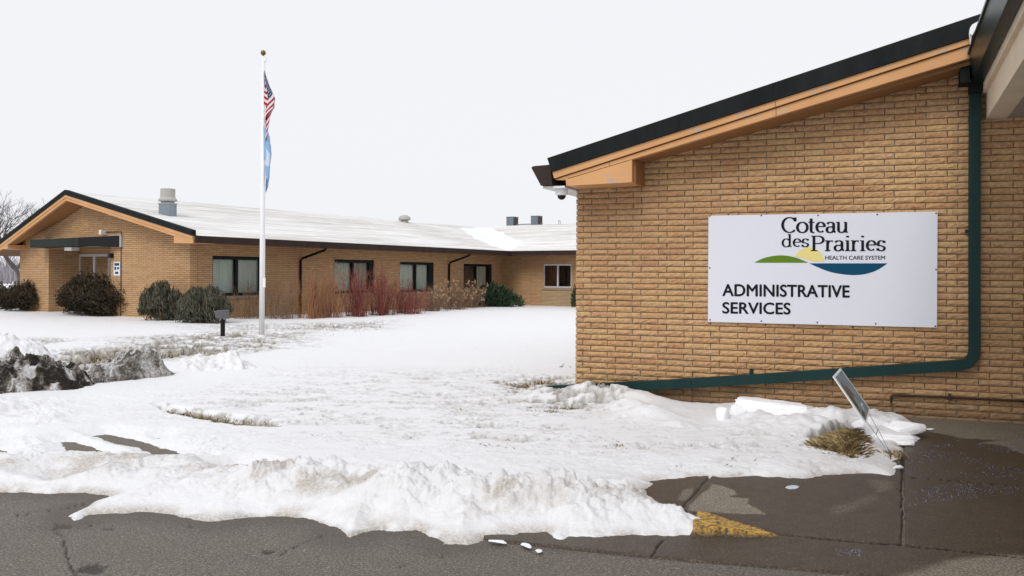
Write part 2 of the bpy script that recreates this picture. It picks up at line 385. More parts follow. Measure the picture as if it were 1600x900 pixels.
c = k.mix(k.attr('joint'), c, (.012, .010, .008)); k.color(c)
rr = k.ramp(k.attr('dry'), [(0, g3(.5)), (1, g3(.85))]); k.l(rr, k.b.inputs['Roughness'])
k.bump(fi, .45, .005); M['concrete'] = m
m = mat('dead_turf', (.09, .065, .03), .95, .1); k = N(m); p = k.pos()
k.color(k.ramp(k.noise(p, 30, 5, .7), [(.3, (.045, .033, .015)), (.5, (.11, .085, .04)), (.72, (.19, .155, .085))])); k.bump(k.noise(p, 60, 4, .7), .9, .03); M['turf'] = m
def leafm(name, a, b, c=None):
    m = mat(name, a, .7, .2); k = N(m); gi = k.n('ShaderNodeNewGeometry'); 
    st = [(0, a), (1, b)] if c is None else [(0, a), (.55, b), (1, c)]
    k.color(k.ramp(gi.outputs['Random Per Island'], st)); return m
M['yew'] = leafm('dark_yew_needles', (.012, .013, .008), (.038, .033, .018), (.08, .050, .027))
M['juniper'] = leafm('grey_green_juniper', (.034, .041, .026), (.085, .092, .062), (.13, .10, .075))
M['evergreen'] = leafm('green_yew_needles', (.018, .038, .020), (.06, .10, .055))
M['red_stem'] = leafm('red_dogwood_stem', (.10, .022, .028), (.20, .052, .044), (.27, .13, .075))
M['tan_stem'] = leafm('tan_dogwood_stem', (.22, .10, .055), (.36, .20, .10), (.18, .055, .045))
M['dry_stem'] = leafm('dry_brown_stem', (.13, .08, .055), (.26, .17, .11))
M['flower_head'] = leafm('dried_flower_head', (.27, .165, .085), (.45, .30, .165), (.60, .45, .29))
M['dead_grass'] = leafm('dead_grass_blade', (.10, .068, .025), (.24, .17, .075), (.42, .33, .19))
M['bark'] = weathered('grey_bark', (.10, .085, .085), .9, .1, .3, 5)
M['woods_haze_bark'] = weathered('part_hazed_bark', (.28, .26, .28), .9, .1, .2, 5)  # haze over the distant woods mixed into the bark colour
M['haze_bark'] = weathered('haze_paled_bark', (.62, .61, .64), .9, .1, .1, 5)  # bark lifted almost to sky tone, distance haze painted in
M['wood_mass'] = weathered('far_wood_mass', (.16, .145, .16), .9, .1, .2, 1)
M['salt'] = leafm('blue_deicing_salt', (.07, .068, .12), (.13, .13, .21), (.26, .265, .33))
M['lamp_grey'] = weathered('grey_lamp_housing', (.12, .12, .14), .5, .3, .2, 5)
M['brass'] = mat('weathered_brass_ball', (.17, .115, .035), .35, .5, .7)

# ------------------------------------------------------------------ frames of the two buildings
TH = math.radians(22.1)
R = Wall((.772, 11.2), (math.cos(TH), -math.sin(TH)), (-math.sin(TH), -math.cos(TH)))       # near gable wall
C1 = (ray(297, 440)[0] * 30, 30.0)
L = Wall(C1, (.4968, .8679), (.8679, -.4968))                                               # long wall
G = Wall(C1, (-2000, 1450), (-1450, -2000))                                                 # far gable wall
Epos = L.pt(L.px(785, 440)[0], 0)
Wg = Wall(Epos[:2], (2000, -1450), (-1450, -2000))                                          # wing wall at the back

# ================================================================== GROUND
def z0(x, y): return -.13 * sst(13, 30, y)
ys = np.concatenate([np.linspace(1.5, 12, 40), np.geomspace(12.5, 3500, 60)])
ks = np.linspace(-1.6, 1.6, 81)
Yg, Kg = np.meshgrid(ys, ks, indexing='ij'); Xg = Kg * (Yg + 4)
tag(grid_obj('ground', Xg, Yg, z0(Xg, Yg) - .035, M['turf']), kind='structure')

# road with cracks
vs = np.linspace(1500, 738, 300); us = np.linspace(-900, 2500, 900)
def fan(vs, us):
    Yr = F * EYE / (vs - 428.0); Kr = (us - 800) / F
    Yy, Kk = np.meshgrid(Yr, Kr, indexing='ij'); return Kk * Yy, Yy
Xr, Yr = fan(vs, us)
cr = np.zeros_like(Xr)
wob = lambda x, y, a=.02, f=6: (a * (fbm(x * f, y * f, 3, 3) - .5), a * (fbm(x * f, y * f, 9, 3) - .5))
wx, wy = wob(Xr, Yr, .07, 5)
for P, wd in (([(-60, 812), (20, 805), (60, 799), (95, 796), (135, 787), (190, 781)], .010),
              ([(84, 816), (96, 838), (103, 860), (114, 880), (122, 900), (131, 930)], .009),
              ([(430, 872), (470, 850), (500, 838)], .006), ([(96, 838), (130, 822), (170, 816)], .006), ([(560, 905), (640, 880), (700, 868)], .005)):
    d = sdpoly(Xr + wx, Yr + wy, pxpoly(P), False); cr = np.maximum(cr, .9 * (1 - sst(wd * .4, wd * 1.3, d + .006 * fbm(Xr * 30, Yr * 30, 4))))
for cx, cy, rr in ((97, 823, .045), (139, 887, .07), (172, 826, .012), (298, 821, .014), (150, 892, .03), (420, 862, .02)):
    p = gnd(cx, cy); d = np.hypot(Xr - p[0], Yr - p[1]) + .12 * (fbm(Xr * 14, Yr * 14, 21) - .5)
    cr = np.maximum(cr, .75 * (1 - sst(rr * .5, rr, d)))
snow_edge = [(-700, 752), (-300, 764), (-60, 768), (0, 768), (60, 770), (112, 771), (163, 773), (172, 776), (140, 790), (108, 806), (118, 813), (132, 806), (160, 803), (190, 801), (230, 800), (262, 804),
             (300, 811), (340, 815), (380, 809), (420, 807), (480, 809), (515, 819), (530, 830), (547, 838), (572, 831), (585, 827), (630, 828), (650, 829), (668, 834), (684, 842), (700, 850), (730, 849), (760, 842), (790, 838), (850, 837),
             (862, 843), (875, 847), (890, 842), (930, 844), (1000, 842), (1050, 842), (1096, 841), (1126, 836), (1136, 829), (1118, 819), (1088, 810), (1062, 800), (1040, 795), (1022, 790),
             (1008, 786), (1003, 780), (1010, 774), (1006, 768), (1026, 760), (1018, 754), (1045, 751), (1107, 748), (1140, 750), (1180, 747), (1230, 751), (1262, 753), (1290, 747), (1320, 745), (1360, 744), (1396, 747), (1409, 738),
             (1407, 722), (1409, 700), (1420, 697), (1436, 693), (1446, 688), (1428, 682), (1420, 672), (1432, 668), (1424, 660), (1398, 652), (1345, 643)]
wall_out = [tuple(R.pt(t, 0, -.3)[:2]) for t in (3.1, 14)]
BARE = pxpoly(snow_edge) + wall_out + [(16, 1.0), (0, .5), (-14, 1.0)]
sdb_r = sdpoly(Xr, Yr, BARE)
wet = np.clip(1 - sst(.0, .35, sdb_r + .3 * (fbm(Xr * 3, Yr * 3, 5) - .5)), 0, 1) * sst(-.2, .02, sdb_r)
tag(grid_obj('road', Xr, Yr, .004 * (fbm(Xr * 3, Yr * 3, 2) - .5) - .02 * cr * cr - .002, M['asphalt'], {'crack': cr, 'wet': wet}), kind='structure')

# pavement, gutter pan and kerb ramp
vs = np.concatenate([np.linspace(1300, 940, 60), np.linspace(938, 628, 250)]); us = np.linspace(-420, 2300, 1300)
Xc, Yc = fan(vs, us)
CONC = pxpoly([(-420, 640), (150, 669), (420, 706), (700, 728), (1000, 742), (1107, 740), (1300, 700), (1345, 640)]) + [tuple(R.pt(t, 0, -.2)[:2]) for t in (3.1, 14)] + \
       pxpoly([(2300, 975), (1700, 935), (1320, 899), (1200, 889), (1000, 872), (880, 859), (760, 846), (700, 812), (400, 765), (60, 727), (-420, 690)])
sdc = sdpoly(Xc, Yc, CONC)
dry = np.zeros_like(Xc); joint = np.zeros_like(Xc); paint = np.zeros_like(Xc)
en = .10 * (fbm(Xc * 7, Yc * 7, 8, 5) - .5)
for P, a, soft in (([(1116, 758), (1150, 768), (1150, 776), (1136, 779), (1168, 782), (1166, 790), (1198, 808), (1140, 806), (1080, 800), (1076, 793)], .85, .01), ([(1082, 765), (1068, 768), (1058, 783), (1070, 788), (1084, 775)], .55, .012),
                ([(1360, 752), (1395, 754), (1398, 766), (1372, 772), (1362, 764)], .35, .04), ([(1300, 795), (1330, 788), (1362, 775), (1372, 782), (1330, 802), (1300, 806)], .28, .04),
                ([(1440, 895), (1480, 880), (1560, 872), (1640, 872), (1640, 930), (1300, 930)], .75, .05)):
    dry = np.maximum(dry, a * sst(-soft, soft, sdpoly(Xc + en * .6, Yc + en * .6, pxpoly(P))))
tw = (Xc - R.O[0]) * R.d[0] + (Yc - R.O[1]) * R.d[1]; ow_ = (Xc - R.O[0]) * R.n[0] + (Yc - R.O[1]) * R.n[1]
dry = np.maximum(dry, .72 * sst(-.03, .03, sdpoly(Xc + en * .7, Yc + en * .7, pxpoly([(1395, 640), (1424, 661), (1436, 668), (1455, 677), (1500, 687), (1562, 690), (1535, 694), (1572, 701), (1606, 713), (1700, 735), (2300, 770), (2300, 640)]))))
dry = np.where(tw < 2.1 - ow_ * 0, np.maximum(dry, .35 * sst(-.4, -1.2, Xc - .4)), dry)
wx, wy = wob(Xc, Yc, .02, 8)
for P, wd in (([(1114, 742), (1107, 750), (1085, 776), (1065, 798), (1061, 803)], .011), ([(1411, 690), (1411, 740), (1412, 800), (1412, 855)], .012),
              ([(1040, 795), (1100, 808), (1150, 820), (1215, 838), (1300, 847), (1412, 856), (1500, 865), (1600, 875), (1760, 888)], .013),
              ([(1035, 848), (1028, 858), (1018, 873)], .008), ([(700, 812), (760, 847), (880, 860), (1000, 873), (1200, 890), (1320, 900), (1700, 936)], .016),
              ([(1413, 749), (1460, 752), (1530, 758), (1600, 763), (1700, 770)], .006), ([(1500, 693), (1560, 689), (1640, 687)], .004)):
    d = sdpoly(Xc + wx, Yc + wy, pxpoly(P), False); wd *= 1.45; joint = np.maximum(joint, 1 - sst(wd * .5, wd * 1.1, d + .008 * fbm(Xc * 25, Yc * 25, 14)))
joint *= .95
paint = sst(-.012, .012, sdpoly(Xc, Yc, pxpoly([(1090, 811), (1110, 816), (1150, 826), (1198, 837), (1214, 842), (1186, 844), (1140, 841), (1080, 840)])) + .05 * (fbm(Xc * 16, Yc * 16, 44) - .5))
kerb = .05 * paint * sst(1.75, 1.1, Xc)
Zc = .012 * sst(-.03, .03, sdc) - .03 * sst(.03, -.05, sdc) - .022 * joint + .002 * fbm(Xc * 4, Yc * 4, 6) + kerb
tag(grid_obj('pavement', Xc, Yc, Zc, M['concrete'], {'dry': dry, 'joint': joint, 'paint': paint}, keep=sdc > -.12), kind='structure')

# ------------------------------------------------------------------ snow cover: one sheet, thin where turf shows, banked along the road
vs = np.concatenate([np.linspace(900, 620, 300), np.linspace(619, 470, 150), np.linspace(469, 431, 39)]); us = np.linspace(-420, 2150, 1150)
Xs, Ys = fan(vs, us); Zg = z0(Xs, Ys)
sd = -sdpoly(Xs, Ys, BARE)
sd = sd + .055 * (fbm(Xs * 7, Ys * 7, 1, 5, .6) - .5) * sst(.6, 0, np.abs(sd)) * 2
front = pxpoly([p for p in snow_edge[:46]])
df = sdpoly(Xs, Ys, front, False); df = np.where(sd > 0, df, 0)
Us = 800 + F * Xs / Ys
def gauss(c, w): return np.exp(-((Us - c) / w) ** 2)
apron = .12 + .42 * gauss(250, 140) + .10 * gauss(700, 60) + .12 * gauss(930, 90)
amp = .060 + .080 * gauss(625, 95) + .030 * gauss(350, 70) + .0 * gauss(450, 50) - .05 * gauss(1120, 150) - .03 * gauss(180, 90) + .03 * gauss(30, 60) + .035 * gauss(820, 80)
lump = fbm(Xs * 3.1, Ys * 4.0, 11, 4); cl = 1 - np.clip(cell(Xs * 6, Ys * 7, 3), 0, 1); cl2 = 1 - np.clip(cell(Xs * 15, Ys * 17, 5), 0, 1)
wid = .42 + .0 * Us
bank = amp * np.exp(-((df - apron - wid * .75) / (wid * .62)) ** 2) * (.35 + 1.3 * lump) * sst(1240, 1090, Us)
rough = np.exp(-((df - apron - wid * .55) / (wid * .75)) ** 2) * sst(1250, 1100, Us) * sst(.0, .30, sd + .10 * (fbm(Xs * 6, Ys * 6, 247, 3) - .5))
left_rough = sst(330, 180, Us) * sst(7.5, 6.9, Ys) * sst(.15, .4, df) + .8 * sst(170, 60, Us) * sst(8.2, 9.0, Ys) * sst(11, 9.6, Ys)
h = .055 * (1 - np.exp(-np.clip(sd, 0, 9) / .11)) + .02 * sst(0, .6, sd)
h += bank + rough * (.5 + 5 * amp) * (.075 * (1 - (1 - cl) ** 2) * lump + .030 * (1 - (1 - cl2) ** 2) * lump + .060 * (fbm(Xs * 13, Ys * 13, 22, 5, .62) - .48))
h += left_rough * (.10 * (1 - (1 - cl) ** 2) * sst(.35, .75, fbm(Xs * 1.6, Ys * 1.6, 41)) + .035 * (fbm(Xs * 8, Ys * 8, 23, 5, .6) - .5))
wxs, wys = .12 * (fbm(Xs * 6, Ys * 6, 241, 3) - .5), .12 * (fbm(Xs * 6, Ys * 6, 242, 3) - .5)
pl = plates((Xs + wxs) * 5.5, (Ys + wys) * 6.5, 301); pl2 = plates((Xs + wxs) * 14, (Ys + wys) * 16, 311)
h += (rough * sst(.30, .62, fbm(Xs * 2.1, Ys * 2.6, 245, 3)) + .5 * left_rough) * (.050 * pl + .032 * pl2)
h += rough * (.030 * (fbm(Xs * 36, Ys * 36, 25, 3, .6) - .5) + .022 * (1 - np.clip(cell(Xs * 32, Ys * 34, 7), 0, 1) ** 2) * lump)
lowz = sst(430, 330, Us) * sst(8.4, 7.6, Ys); cap = .085 + .05 * (fbm(Xs * 3, Ys * 3, 27, 4) - .5) + .07 * (fbm(Xs * 9, Ys * 9, 28, 5, .62) - .5) + .03 * (plates(Xs * 7 + .3 * fbm(Xs * 4, Ys * 4, 29, 2), Ys * 8, 331) - .4); cap = cap - .035 * sst(6.9, 7.3, Ys)
h = h * (1 - lowz) + lowz * np.minimum(h, cap + .25 * np.clip(h - cap, 0, 1))
lawn = sst(.3, 1.4, df)
h += lawn * sst(.36, .60, fbm(Xs * .55, Ys * .8, 37, 3)) * (.022 * (fbm(Xs * 9 + Ys * 2, Ys * 16, 31, 5, .62) - .5) + .035 * (fbm(Xs * 1.1, Ys * 1.5, 33, 3) - .5)) * sst(40, 14, Ys)
h += .05 * (fbm(Xs * .3, Ys * .5, 35, 3) - .5) * sst(9, 14, Ys)
bump_list = [(1010, 655, .42, .13), (985, 640, .3, .12), (930, 625, .5, .12), (960, 612, .4, .10), (1060, 668, .25, .05), (1290, 660, .3, .10), (1240, 668, .4, .08), (1330, 675, .3, .09), (1180, 660, .25, .06), (1355, 700, .2, .05)]
for u, v, rr, hh in bump_list:
    p = gnd(u, v, .06); d = np.hypot(Xs - p[0], (Ys - p[1]) * 1.2) / rr
    h += hh * np.exp(-d * d * 2) * (.7 + .6 * fbm(Xs * 5, Ys * 5, 51, 3))
for t_, o_, rr, hh in ((-.25, .30, .40, .085), (.15, .32, .38, .125), (.55, .34, .40, .120), (.95, .36, .36, .07)):
    p = R.pt(t_, 0, o_); h += hh * np.exp(-2.2 * ((Xs - p[0]) ** 2 + (Ys - p[1]) ** 2) / rr ** 2) * (.8 + .4 * fbm(Xs * 6, Ys * 6, 53, 3))
nearwall = np.exp(-((Ys - 9.2) / 1.2) ** 2) * sst(1090, 1180, Us) * sst(1460, 1400, Us)
h += nearwall * (.10 * cl * lump + .04 * (fbm(Xs * 11, Ys * 11, 61, 4) - .5))
# turf showing through
thin = np.zeros_like(h)
def zone(P, soft, amt):
    global thin
    thin = np.maximum(thin, amt * sst(-soft, soft, sdpoly(Xs, Ys, pxpoly(P, -.03))))
zone([(80, 575), (100, 556), (160, 548), (330, 541), (420, 530), (430, 548), (330, 562), (240, 572), (100, 582)], .8, 1.08)
zone([(190, 530), (350, 518), (470, 520), (470, 545), (300, 545), (190, 545)], 1.0, .78)
zone([(300, 508), (480, 503), (600, 500), (600, 512), (350, 522)], 1.2, .55)
zone([(30, 535), (70, 530), (110, 537), (60, 542)], .6, .7)
zone([(240, 646), (262, 645), (330, 658), (390, 666), (445, 677), (435, 684), (380, 681), (318, 671), (262, 660)], .10, 1.14)
zone([(770, 606), (830, 598), (905, 596), (905, 625), (800, 630)], .3, .82)
zone([(860, 625), (1000, 630), (960, 655), (870, 660), (800, 640)], .3, .62)
zone([(1262, 700), (1290, 690), (1325, 680), (1350, 688), (1358, 705), (1320, 720), (1280, 712)], .06, 1.3)
zone([(500, 590), (760, 590), (860, 640), (960, 690), (1200, 700), (1250, 725), (1100, 735), (800, 715), (480, 690), (250, 650)], 1.2, .26)
zone([(740, 700), (800, 702), (860, 706), (800, 708)], .05, .7)
streak = fbm(Xs * 3.2 + 1.5 * fbm(Xs, Ys, 71), Ys * 6.5, 73, 5, .62) * .6 + fbm(Xs * 11, Ys * 15, 75, 4, .6) * .4
thin = thin * np.clip(.62 + .95 * fbm(Xs * .9, Ys * .9, 79, 4), 0, 1.3)
h -= thin * .24 * sst(.50, .66, streak + .12 * (thin - .6))
h = h * (1 - .55 * sst(.35, 1.1, thin) * sst(16, 12, Ys))
tgt = sst(1.10, 1.30, thin) * np.maximum(sst(.44, .54, fbm(Xs * 13 + Ys * 5, Ys * 15, 83, 4, .6)), sst(1.30, 1.42, thin)); h = h * (1 - tgt) + tgt * (-.05)
for P in ([(145, 680), (165, 676), (200, 683), (238, 691), (246, 697), (285, 705), (290, 712), (270, 716), (240, 712), (214, 700), (180, 694)],
          [(88, 691), (104, 687), (122, 690), (140, 696), (182, 709), (170, 712), (140, 707), (126, 705), (103, 708), (96, 700)], [(350, 727), (372, 723), (396, 726), (404, 729), (378, 735), (368, 731)],
          [(68, 746), (84, 742), (102, 746), (84, 752)], [(240, 683), (257, 682), (254, 686), (243, 688)], [(-30, 705), (5, 700), (18, 706), (0, 712)], [(-20, 686), (6, 684), (0, 690)]):
    q = sdpoly(Xs, Ys, pxpoly(P, .02)) + .11 * (fbm(Xs * 8, Ys * 8, 81, 5, .6) - .5)
    h = np.minimum(h, np.maximum(-.05, .018 - q * .30)); 
twall = (Xs - R.O[0]) * R.d[0] + (Ys - R.O[1]) * R.d[1]; owall = (Xs - R.O[0]) * R.n[0] + (Ys - R.O[1]) * R.n[1]
gap = sst(.26, .08, owall + .16 * (fbm(Xs * 4, Ys * 4, 97, 3) - .5)) * sst(.55, 1.0, twall) * sst(-.3, -.1, owall)
h = h * (1 - gap) - .05 * gap
h = np.where(sd > 0, h, np.maximum(-.06, sd * .8 - .004))
edge_slush = sst(.13, .0, sd) * sst(.32, .6, fbm(Xs * 5, Ys * 5, 99, 4)) * .75
dirt = edge_slush + rough * (.95 * sst(.45, .74, fbm(Xs * 3.2, Ys * 4.2, 91, 6, .65)) + .12) + .22 * left_rough * sst(.45, .7, fbm(Xs * 4, Ys * 4, 93, 4))
turf = np.clip(1.15 * thin * sst(.38 + .06 * sst(16, 10, Ys), .56, streak + .08 * (thin - .5)) + .9 * sst(.85, 1.2, thin) * sst(.40, .52, fbm(Xs * 12, Ys * 12, 85, 4)), 0, 1) * sst(-.02, .06, sd)
turf = np.clip(turf + .8 * sst(.56, .66, streak) * sst(.2, .5, thin) * sst(13, 16, Ys), 0, 1)
dirt += .25 * thin * sst(.42, .62, streak) + .55 * sst(.03, .0, sd) * .5 + .30 * nearwall * sst(.5, .7, fbm(Xs * 4, Ys * 4, 95, 4))
grey = sst(-.1, .25, sdpoly(Xs, Ys, pxpoly([(1240, 735), (1300, 715), (1400, 705), (1405, 745), (1250, 752)]))); dirt += .22 * grey
dirt = np.clip(dirt, 0, .78)
tag(grid_obj('snow', Xs, Ys, Zg + h, M['snow'], {'dirt': dirt, 'turf': turf}, keep=h > -.045), kind='structure')
_sd = lambda x, y: 0

# ------------------------------------------------------------------ ploughed heaps
def heap(name, u0, u1, v0, ztop, depth, label, seed, dark, cat='snow pile', white=.0, z_base=-.02, knob=.5, m='dirty_snow'):
    a, b = gnd(u0, v0[0], 0), gnd(u1, v0[1], 0); a, b = a[:2], b[:2]; d = b - a; Ln = np.hypot(*d); d = d / Ln; n = np.array([-d[1], d[0]])
    if n[1] < 0: n = -n
    nl, nd = int(Ln / .022), int(depth / .018)
    s_, q_ = np.meshgrid(np.linspace(0, 1, nl), np.linspace(0, 1, nd), indexing='ij')
    X = a[0] + d[0] * s_ * Ln + n[0] * q_ * depth; Y = a[1] + d[1] * s_ * Ln + n[1] * q_ * depth
    prof = np.interp(s_, [p[0] for p in ztop], [p[1] for p in ztop])
    qq = np.clip(q_ + .30 * (fbm(X * 1.7, Y * 1.7, seed) - .5) + .12 * (fbm(X * 5, Y * 5, seed + 21) - .5), 0, 1); s2 = s_ + .16 * (fbm(X * 2.4, Y * 2.4, seed + 22) - .5)
    sh = sst(0, .40, qq) ** .8 * sst(1.0, .45, q_) * sst(0, .16, s2) * sst(1, .80, s2) * sst(0, .05, q_)
    wx_, wy_ = .25 * (fbm(X * 3, Y * 3, seed + 11) - .5), .25 * (fbm(X * 3, Y * 3, seed + 12) - .5)
    c = 1 - np.clip(cell((X + wx_) * 2.3, (Y + wy_) * 2.3, seed + 2), 0, 1) ** 2; c2 = 1 - np.clip(cell((X + wx_) * 6.5, (Y + wy_) * 6.5, seed + 4), 0, 1) ** 2
    pa = plates((X + wx_) * 3.2, (Y + wy_) * 3.6, seed + 14); pb_ = plates((X + wx_) * 8.5, (Y + wy_) * 9.5, seed + 15)
    rgh = np.sqrt(np.clip(sh, 0, 1)) * (.35 + .65 * sst(0, .3, prof))
    Z = prof * sh * (1 - knob * .35 + knob * c * .35) + rgh * (.11 * knob * (pa - .4) + .075 * (pb_ - .4) + .05 * (c2 - .5) * knob + .12 * (fbm(X * 7, Y * 7, seed + 5, 6, .68) - .5) + .05 * (fbm(X * 26, Y * 26, seed + 6, 3, .6) - .5)) - .05 * (1 - sst(0, .1, sh)) + z_base
    gx = np.gradient(Z, axis=1) / (depth / nd)
    steep = sst(-.1, .55, gx + .5 * (fbm(X * 5, Y * 5, seed + 7, 4) - .5))
    wst = fbm(X * 3.4 + Y * 1.8, Y * 3.0 - X, seed + 8, 6, .66)
    dk = dark[0] * (1 - white * sst(.50, .60, wst)) * (.35 + .65 * steep)
    for (uu, vv, ww, am) in dark[1:]:
        p = gnd(uu, vv, .12); dk = dk + am * np.exp(-(np.hypot(X - p[0], Y - p[1]) / ww) ** 2) * sst(.30, .55, fbm(X * 5, Y * 5, seed + 9, 5, .6)) * (1 - .8 * white * sst(.56, .64, wst))
    o = grid_obj(name, X, Y, Z, M[m], {'dirt': np.clip(dk, 0, 1), 'turf': dk * 0})
    return tag(o, label, cat)
heap('snow_pile', -190, 160, (636, 622), [(0, .48), (.35, .50), (.55, .52), (.68, .46), (.80, .32), (.9, .22), (1, .12)], 1.9, 'grey and black heap of dirty ploughed snow at the left edge', 101, (.72, (85, 602, .50, .62), (125, 603, .45, .72), (55, 588, .2, .3), (18, 575, .15, .3), (60, 620, .15, .3)), white=.55, knob=.8)
heap('snow_pile', 70, 310, (616, 597), [(0, .14), (.25, .20), (.5, .30), (.68, .44), (.82, .40), (.92, .22), (1, .06)], 1.3, 'long low ridge of gritty grey snow beside the black heap', 131, (.70, (105, 606, .4, .5), (150, 608, .3, .45), (262, 588, .2, .25)), white=.35, knob=.35)
heap('snow_pile', 270, 425, (592, 585), [(0, .10), (.3, .24), (.5, .20), (.7, .22), (.85, .14), (1, .06)], 1.2, 'lumpy clean white snow chunks at the right end of the grey ridge', 151, (.05,), white=.2, knob=1.1, z_base=.02, m='snow')
heap('snow_pile', -260, 115, (590, 574), [(0, .55), (.5, .60), (.75, .48), (1, .12)], 1.8, 'rounded white snow mound behind the black heap', 171, (.05,), white=.2, knob=.35, m='snow')

# loose pieces
def chunk(name, u, v, sx, sy, sz, label, rz=0., seed=1, m='snow_chunk', cat='snow chunk', z=.03, flat=.0, group=None, boxy=False):
    p = gnd(u, v, z); n, k = 30, 20; mb = MB(); V = []
    dirs = np.random.default_rng(seed).normal(0, 1, (13, 3)); dirs[:, 2] *= 1.3; dirs /= np.linalg.norm(dirs, axis=1)[:, None]
    if boxy: dirs[:6] = np.array([[1, .1, .05], [-1, .06, 0], [0, 1, .1], [.05, -1, .15], [.03, .04, 1], [0, 0, -1]]); dirs /= np.linalg.norm(dirs, axis=1)[:, None]
    offs = np.random.default_rng(seed + 5).uniform(.62, .95, 13); jr = np.random.default_rng(seed + 9)
    if boxy: offs[:6] = .66; offs[6:] = np.random.default_rng(seed + 5).uniform(.85, 1.1, 7)
    for i in range(k + 1):
        a = math.pi * i / k - math.pi / 2
        for j in range(n):
            b = 2 * math.pi * j / n; d = np.array([math.cos(a) * math.cos(b), math.cos(a) * math.sin(b), math.sin(a)])
            dt = dirs @ d; q = float(np.min(np.where(dt > .05, offs / np.maximum(dt, .05), 9))); q = min(q, 1.4 if boxy else 1.15)
            q *= 1 + .05 * float(fbm(np.array([d[0] * 4 + d[2] * 3]), np.array([d[1] * 4 - d[2] * 2]), seed, 3)) + jr.uniform(-.018, .018)
            x, y, zz = d[0] * q * sx / 1.6, d[1] * q * sy / 1.6, d[2] * q * sz / 1.6 + flat * d[0]
            X = x * math.cos(rz) - y * math.sin(rz); Y = x * math.sin(rz) + y * math.cos(rz); V.append((p[0] + X, p[1] + Y, p[2] + sz * .4 + zz))
    mb.add(V, [(i * n + j, i * n + (j + 1) % n, (i + 1) * n + (j + 1) % n, (i + 1) * n + j) for i in range(k) for j in range(n)])
    return tag(mb.build(name, M[m], smooth=False), label, cat, group)
chunk('snow_block', 1206, 652, .78, .40, .20, 'big smooth slab of snow leaning at the foot of the brick wall', -.35, 3, cat='snow block', z=.07, flat=-.03, boxy=True)
chunk('snow_chunk', 1131, 661, .12, .13, .16, 'small pointed snow chunk left of the big slab', .3, 4, z=.05)
chunk('snow_chunk', 1152, 655, .16, .14, .13, 'round snow chunk touching the left end of the big slab', .8, 5, z=.06)
chunk('snow_chunk', 1408, 676, .30, .18, .12, 'jagged snow lump under the end of the rusty pipe', -.2, 6, z=.05)
chunk('snow_chunk', 1385, 690, .50, .26, .10, 'flat wedge of snow sliding onto the wet pavement', -.45, 7, z=.02, boxy=True)
chunk('snow_chunk', 1360, 672, .24, .2, .12, 'snow lump just behind the wire legs of the tilted sign', .2, 8, z=.06)
chunk('ice_chunk', 1238, 763, .075, .04, .018, 'small clear ice shard alone on the wet pavement', .4, 9, 'ice', 'ice', z=.012)
for i, (u, v, s_) in enumerate([(1452, 672, .05), (1404, 732, .06), (842, 862, .028), (822, 854, .036), (778, 848, .045)]):
    chunk('snow_chunk', u, v, s_ * 1.9, s_, s_ * .35, ['tiny snow crumb beside the dry strip by the wall', 'small snow crumb at the pavement joint near the grass', 'snow crumb lying on the gutter, lowest of three', 'flat snow crumb on the gutter, middle of three', 'snow crumb on the gutter, leftmost of three'][i], i * .7, 20 + i, z=.01)

# ------------------------------------------------------------------ grass blades
def blades(mb, pts, hmin, hmax, lean=.6, wd=.0035):
    for x, y, z in pts:
        a = random.uniform(0, 6.28); hh = random.uniform(hmin, hmax); le = random.uniform(.1, lean) * hh * 1.5
        dx, dy = math.cos(a), math.sin(a); q = wd * (1 + y / 9)
        mb.add([(x - dy * q, y + dx * q, z), (x + dy * q, y - dx * q, z), (x + dx * le * .5 + dy * q * .7, y + dy * le * .5 - dx * q * .7, z + hh * .65), (x + dx * le, y + dy * le, z + hh * .9)], [(0, 1, 2, 3)])
def scatter(P, n, z=0.0):
    P = np.array(pxpoly(P, z)); lo, hi = P.min(0), P.max(0); out = []
    while len(out) < n:
        q = lo + (hi - lo) * rng.random((n * 2, 2)); s_ = sdpoly(q[:, 0], q[:, 1], P); out += q[s_ > 0].tolist()
    return out[:n]
mb = MB()
blades(mb, [(x, y, -.03 + .02 * random.random()) for x, y in scatter([(80, 572), (110, 552), (330, 541), (430, 532), (430, 548), (240, 572)], 1500)], .03, .06, .9, .0022)
blades(mb, [(x, y, -.06) for x, y in scatter([(190, 535), (350, 515), (600, 500), (600, 512), (470, 545), (300, 550)], 900)], .03, .075, .9, .0018)
blades(mb, [(x, y, -.02) for x, y in scatter([(248, 649), (262, 647), (330, 660), (440, 678), (435, 683), (318, 670)], 1700)], .03, .08, .9)
blades(mb, [(x, y, -.01) for x, y in scatter([(770, 606), (905, 596), (905, 628), (960, 655), (870, 660), (790, 632)], 1900)], .04, .09, .8)
blades(mb, [(x, y, .02) for x, y in scatter([(500, 590), (760, 590), (860, 640), (960, 690), (1200, 700), (1100, 735), (800, 715), (480, 690), (250, 650)], 2600)], .03, .06, .8, .002)
blades(mb, [(x, y, .02) for x, y in scatter([(860, 630), (1060, 650), (1240, 670), (1340, 690), (1250, 735), (1050, 742), (900, 720), (820, 660)], 1500)], .03, .06, .8, .002)
for cu, cv, n in ((970, 705, 120), (985, 648, 80), (1285, 708, 200), (1225, 706, 60), (760, 702, 60), (800, 706, 60), (857, 650, 90), (1390, 712, 70), (1150, 722, 40), (880, 690, 40), (515, 688, 30), (620, 650, 40)):
    c = gnd(cu, cv, .03); blades(mb, [(c[0] + random.gauss(0, .07), c[1] + random.gauss(0, .06), .01) for _ in range(n)], .04, .09, .8)
tag(mb.build('dead_grass', M['dead_grass']), kind='stuff')
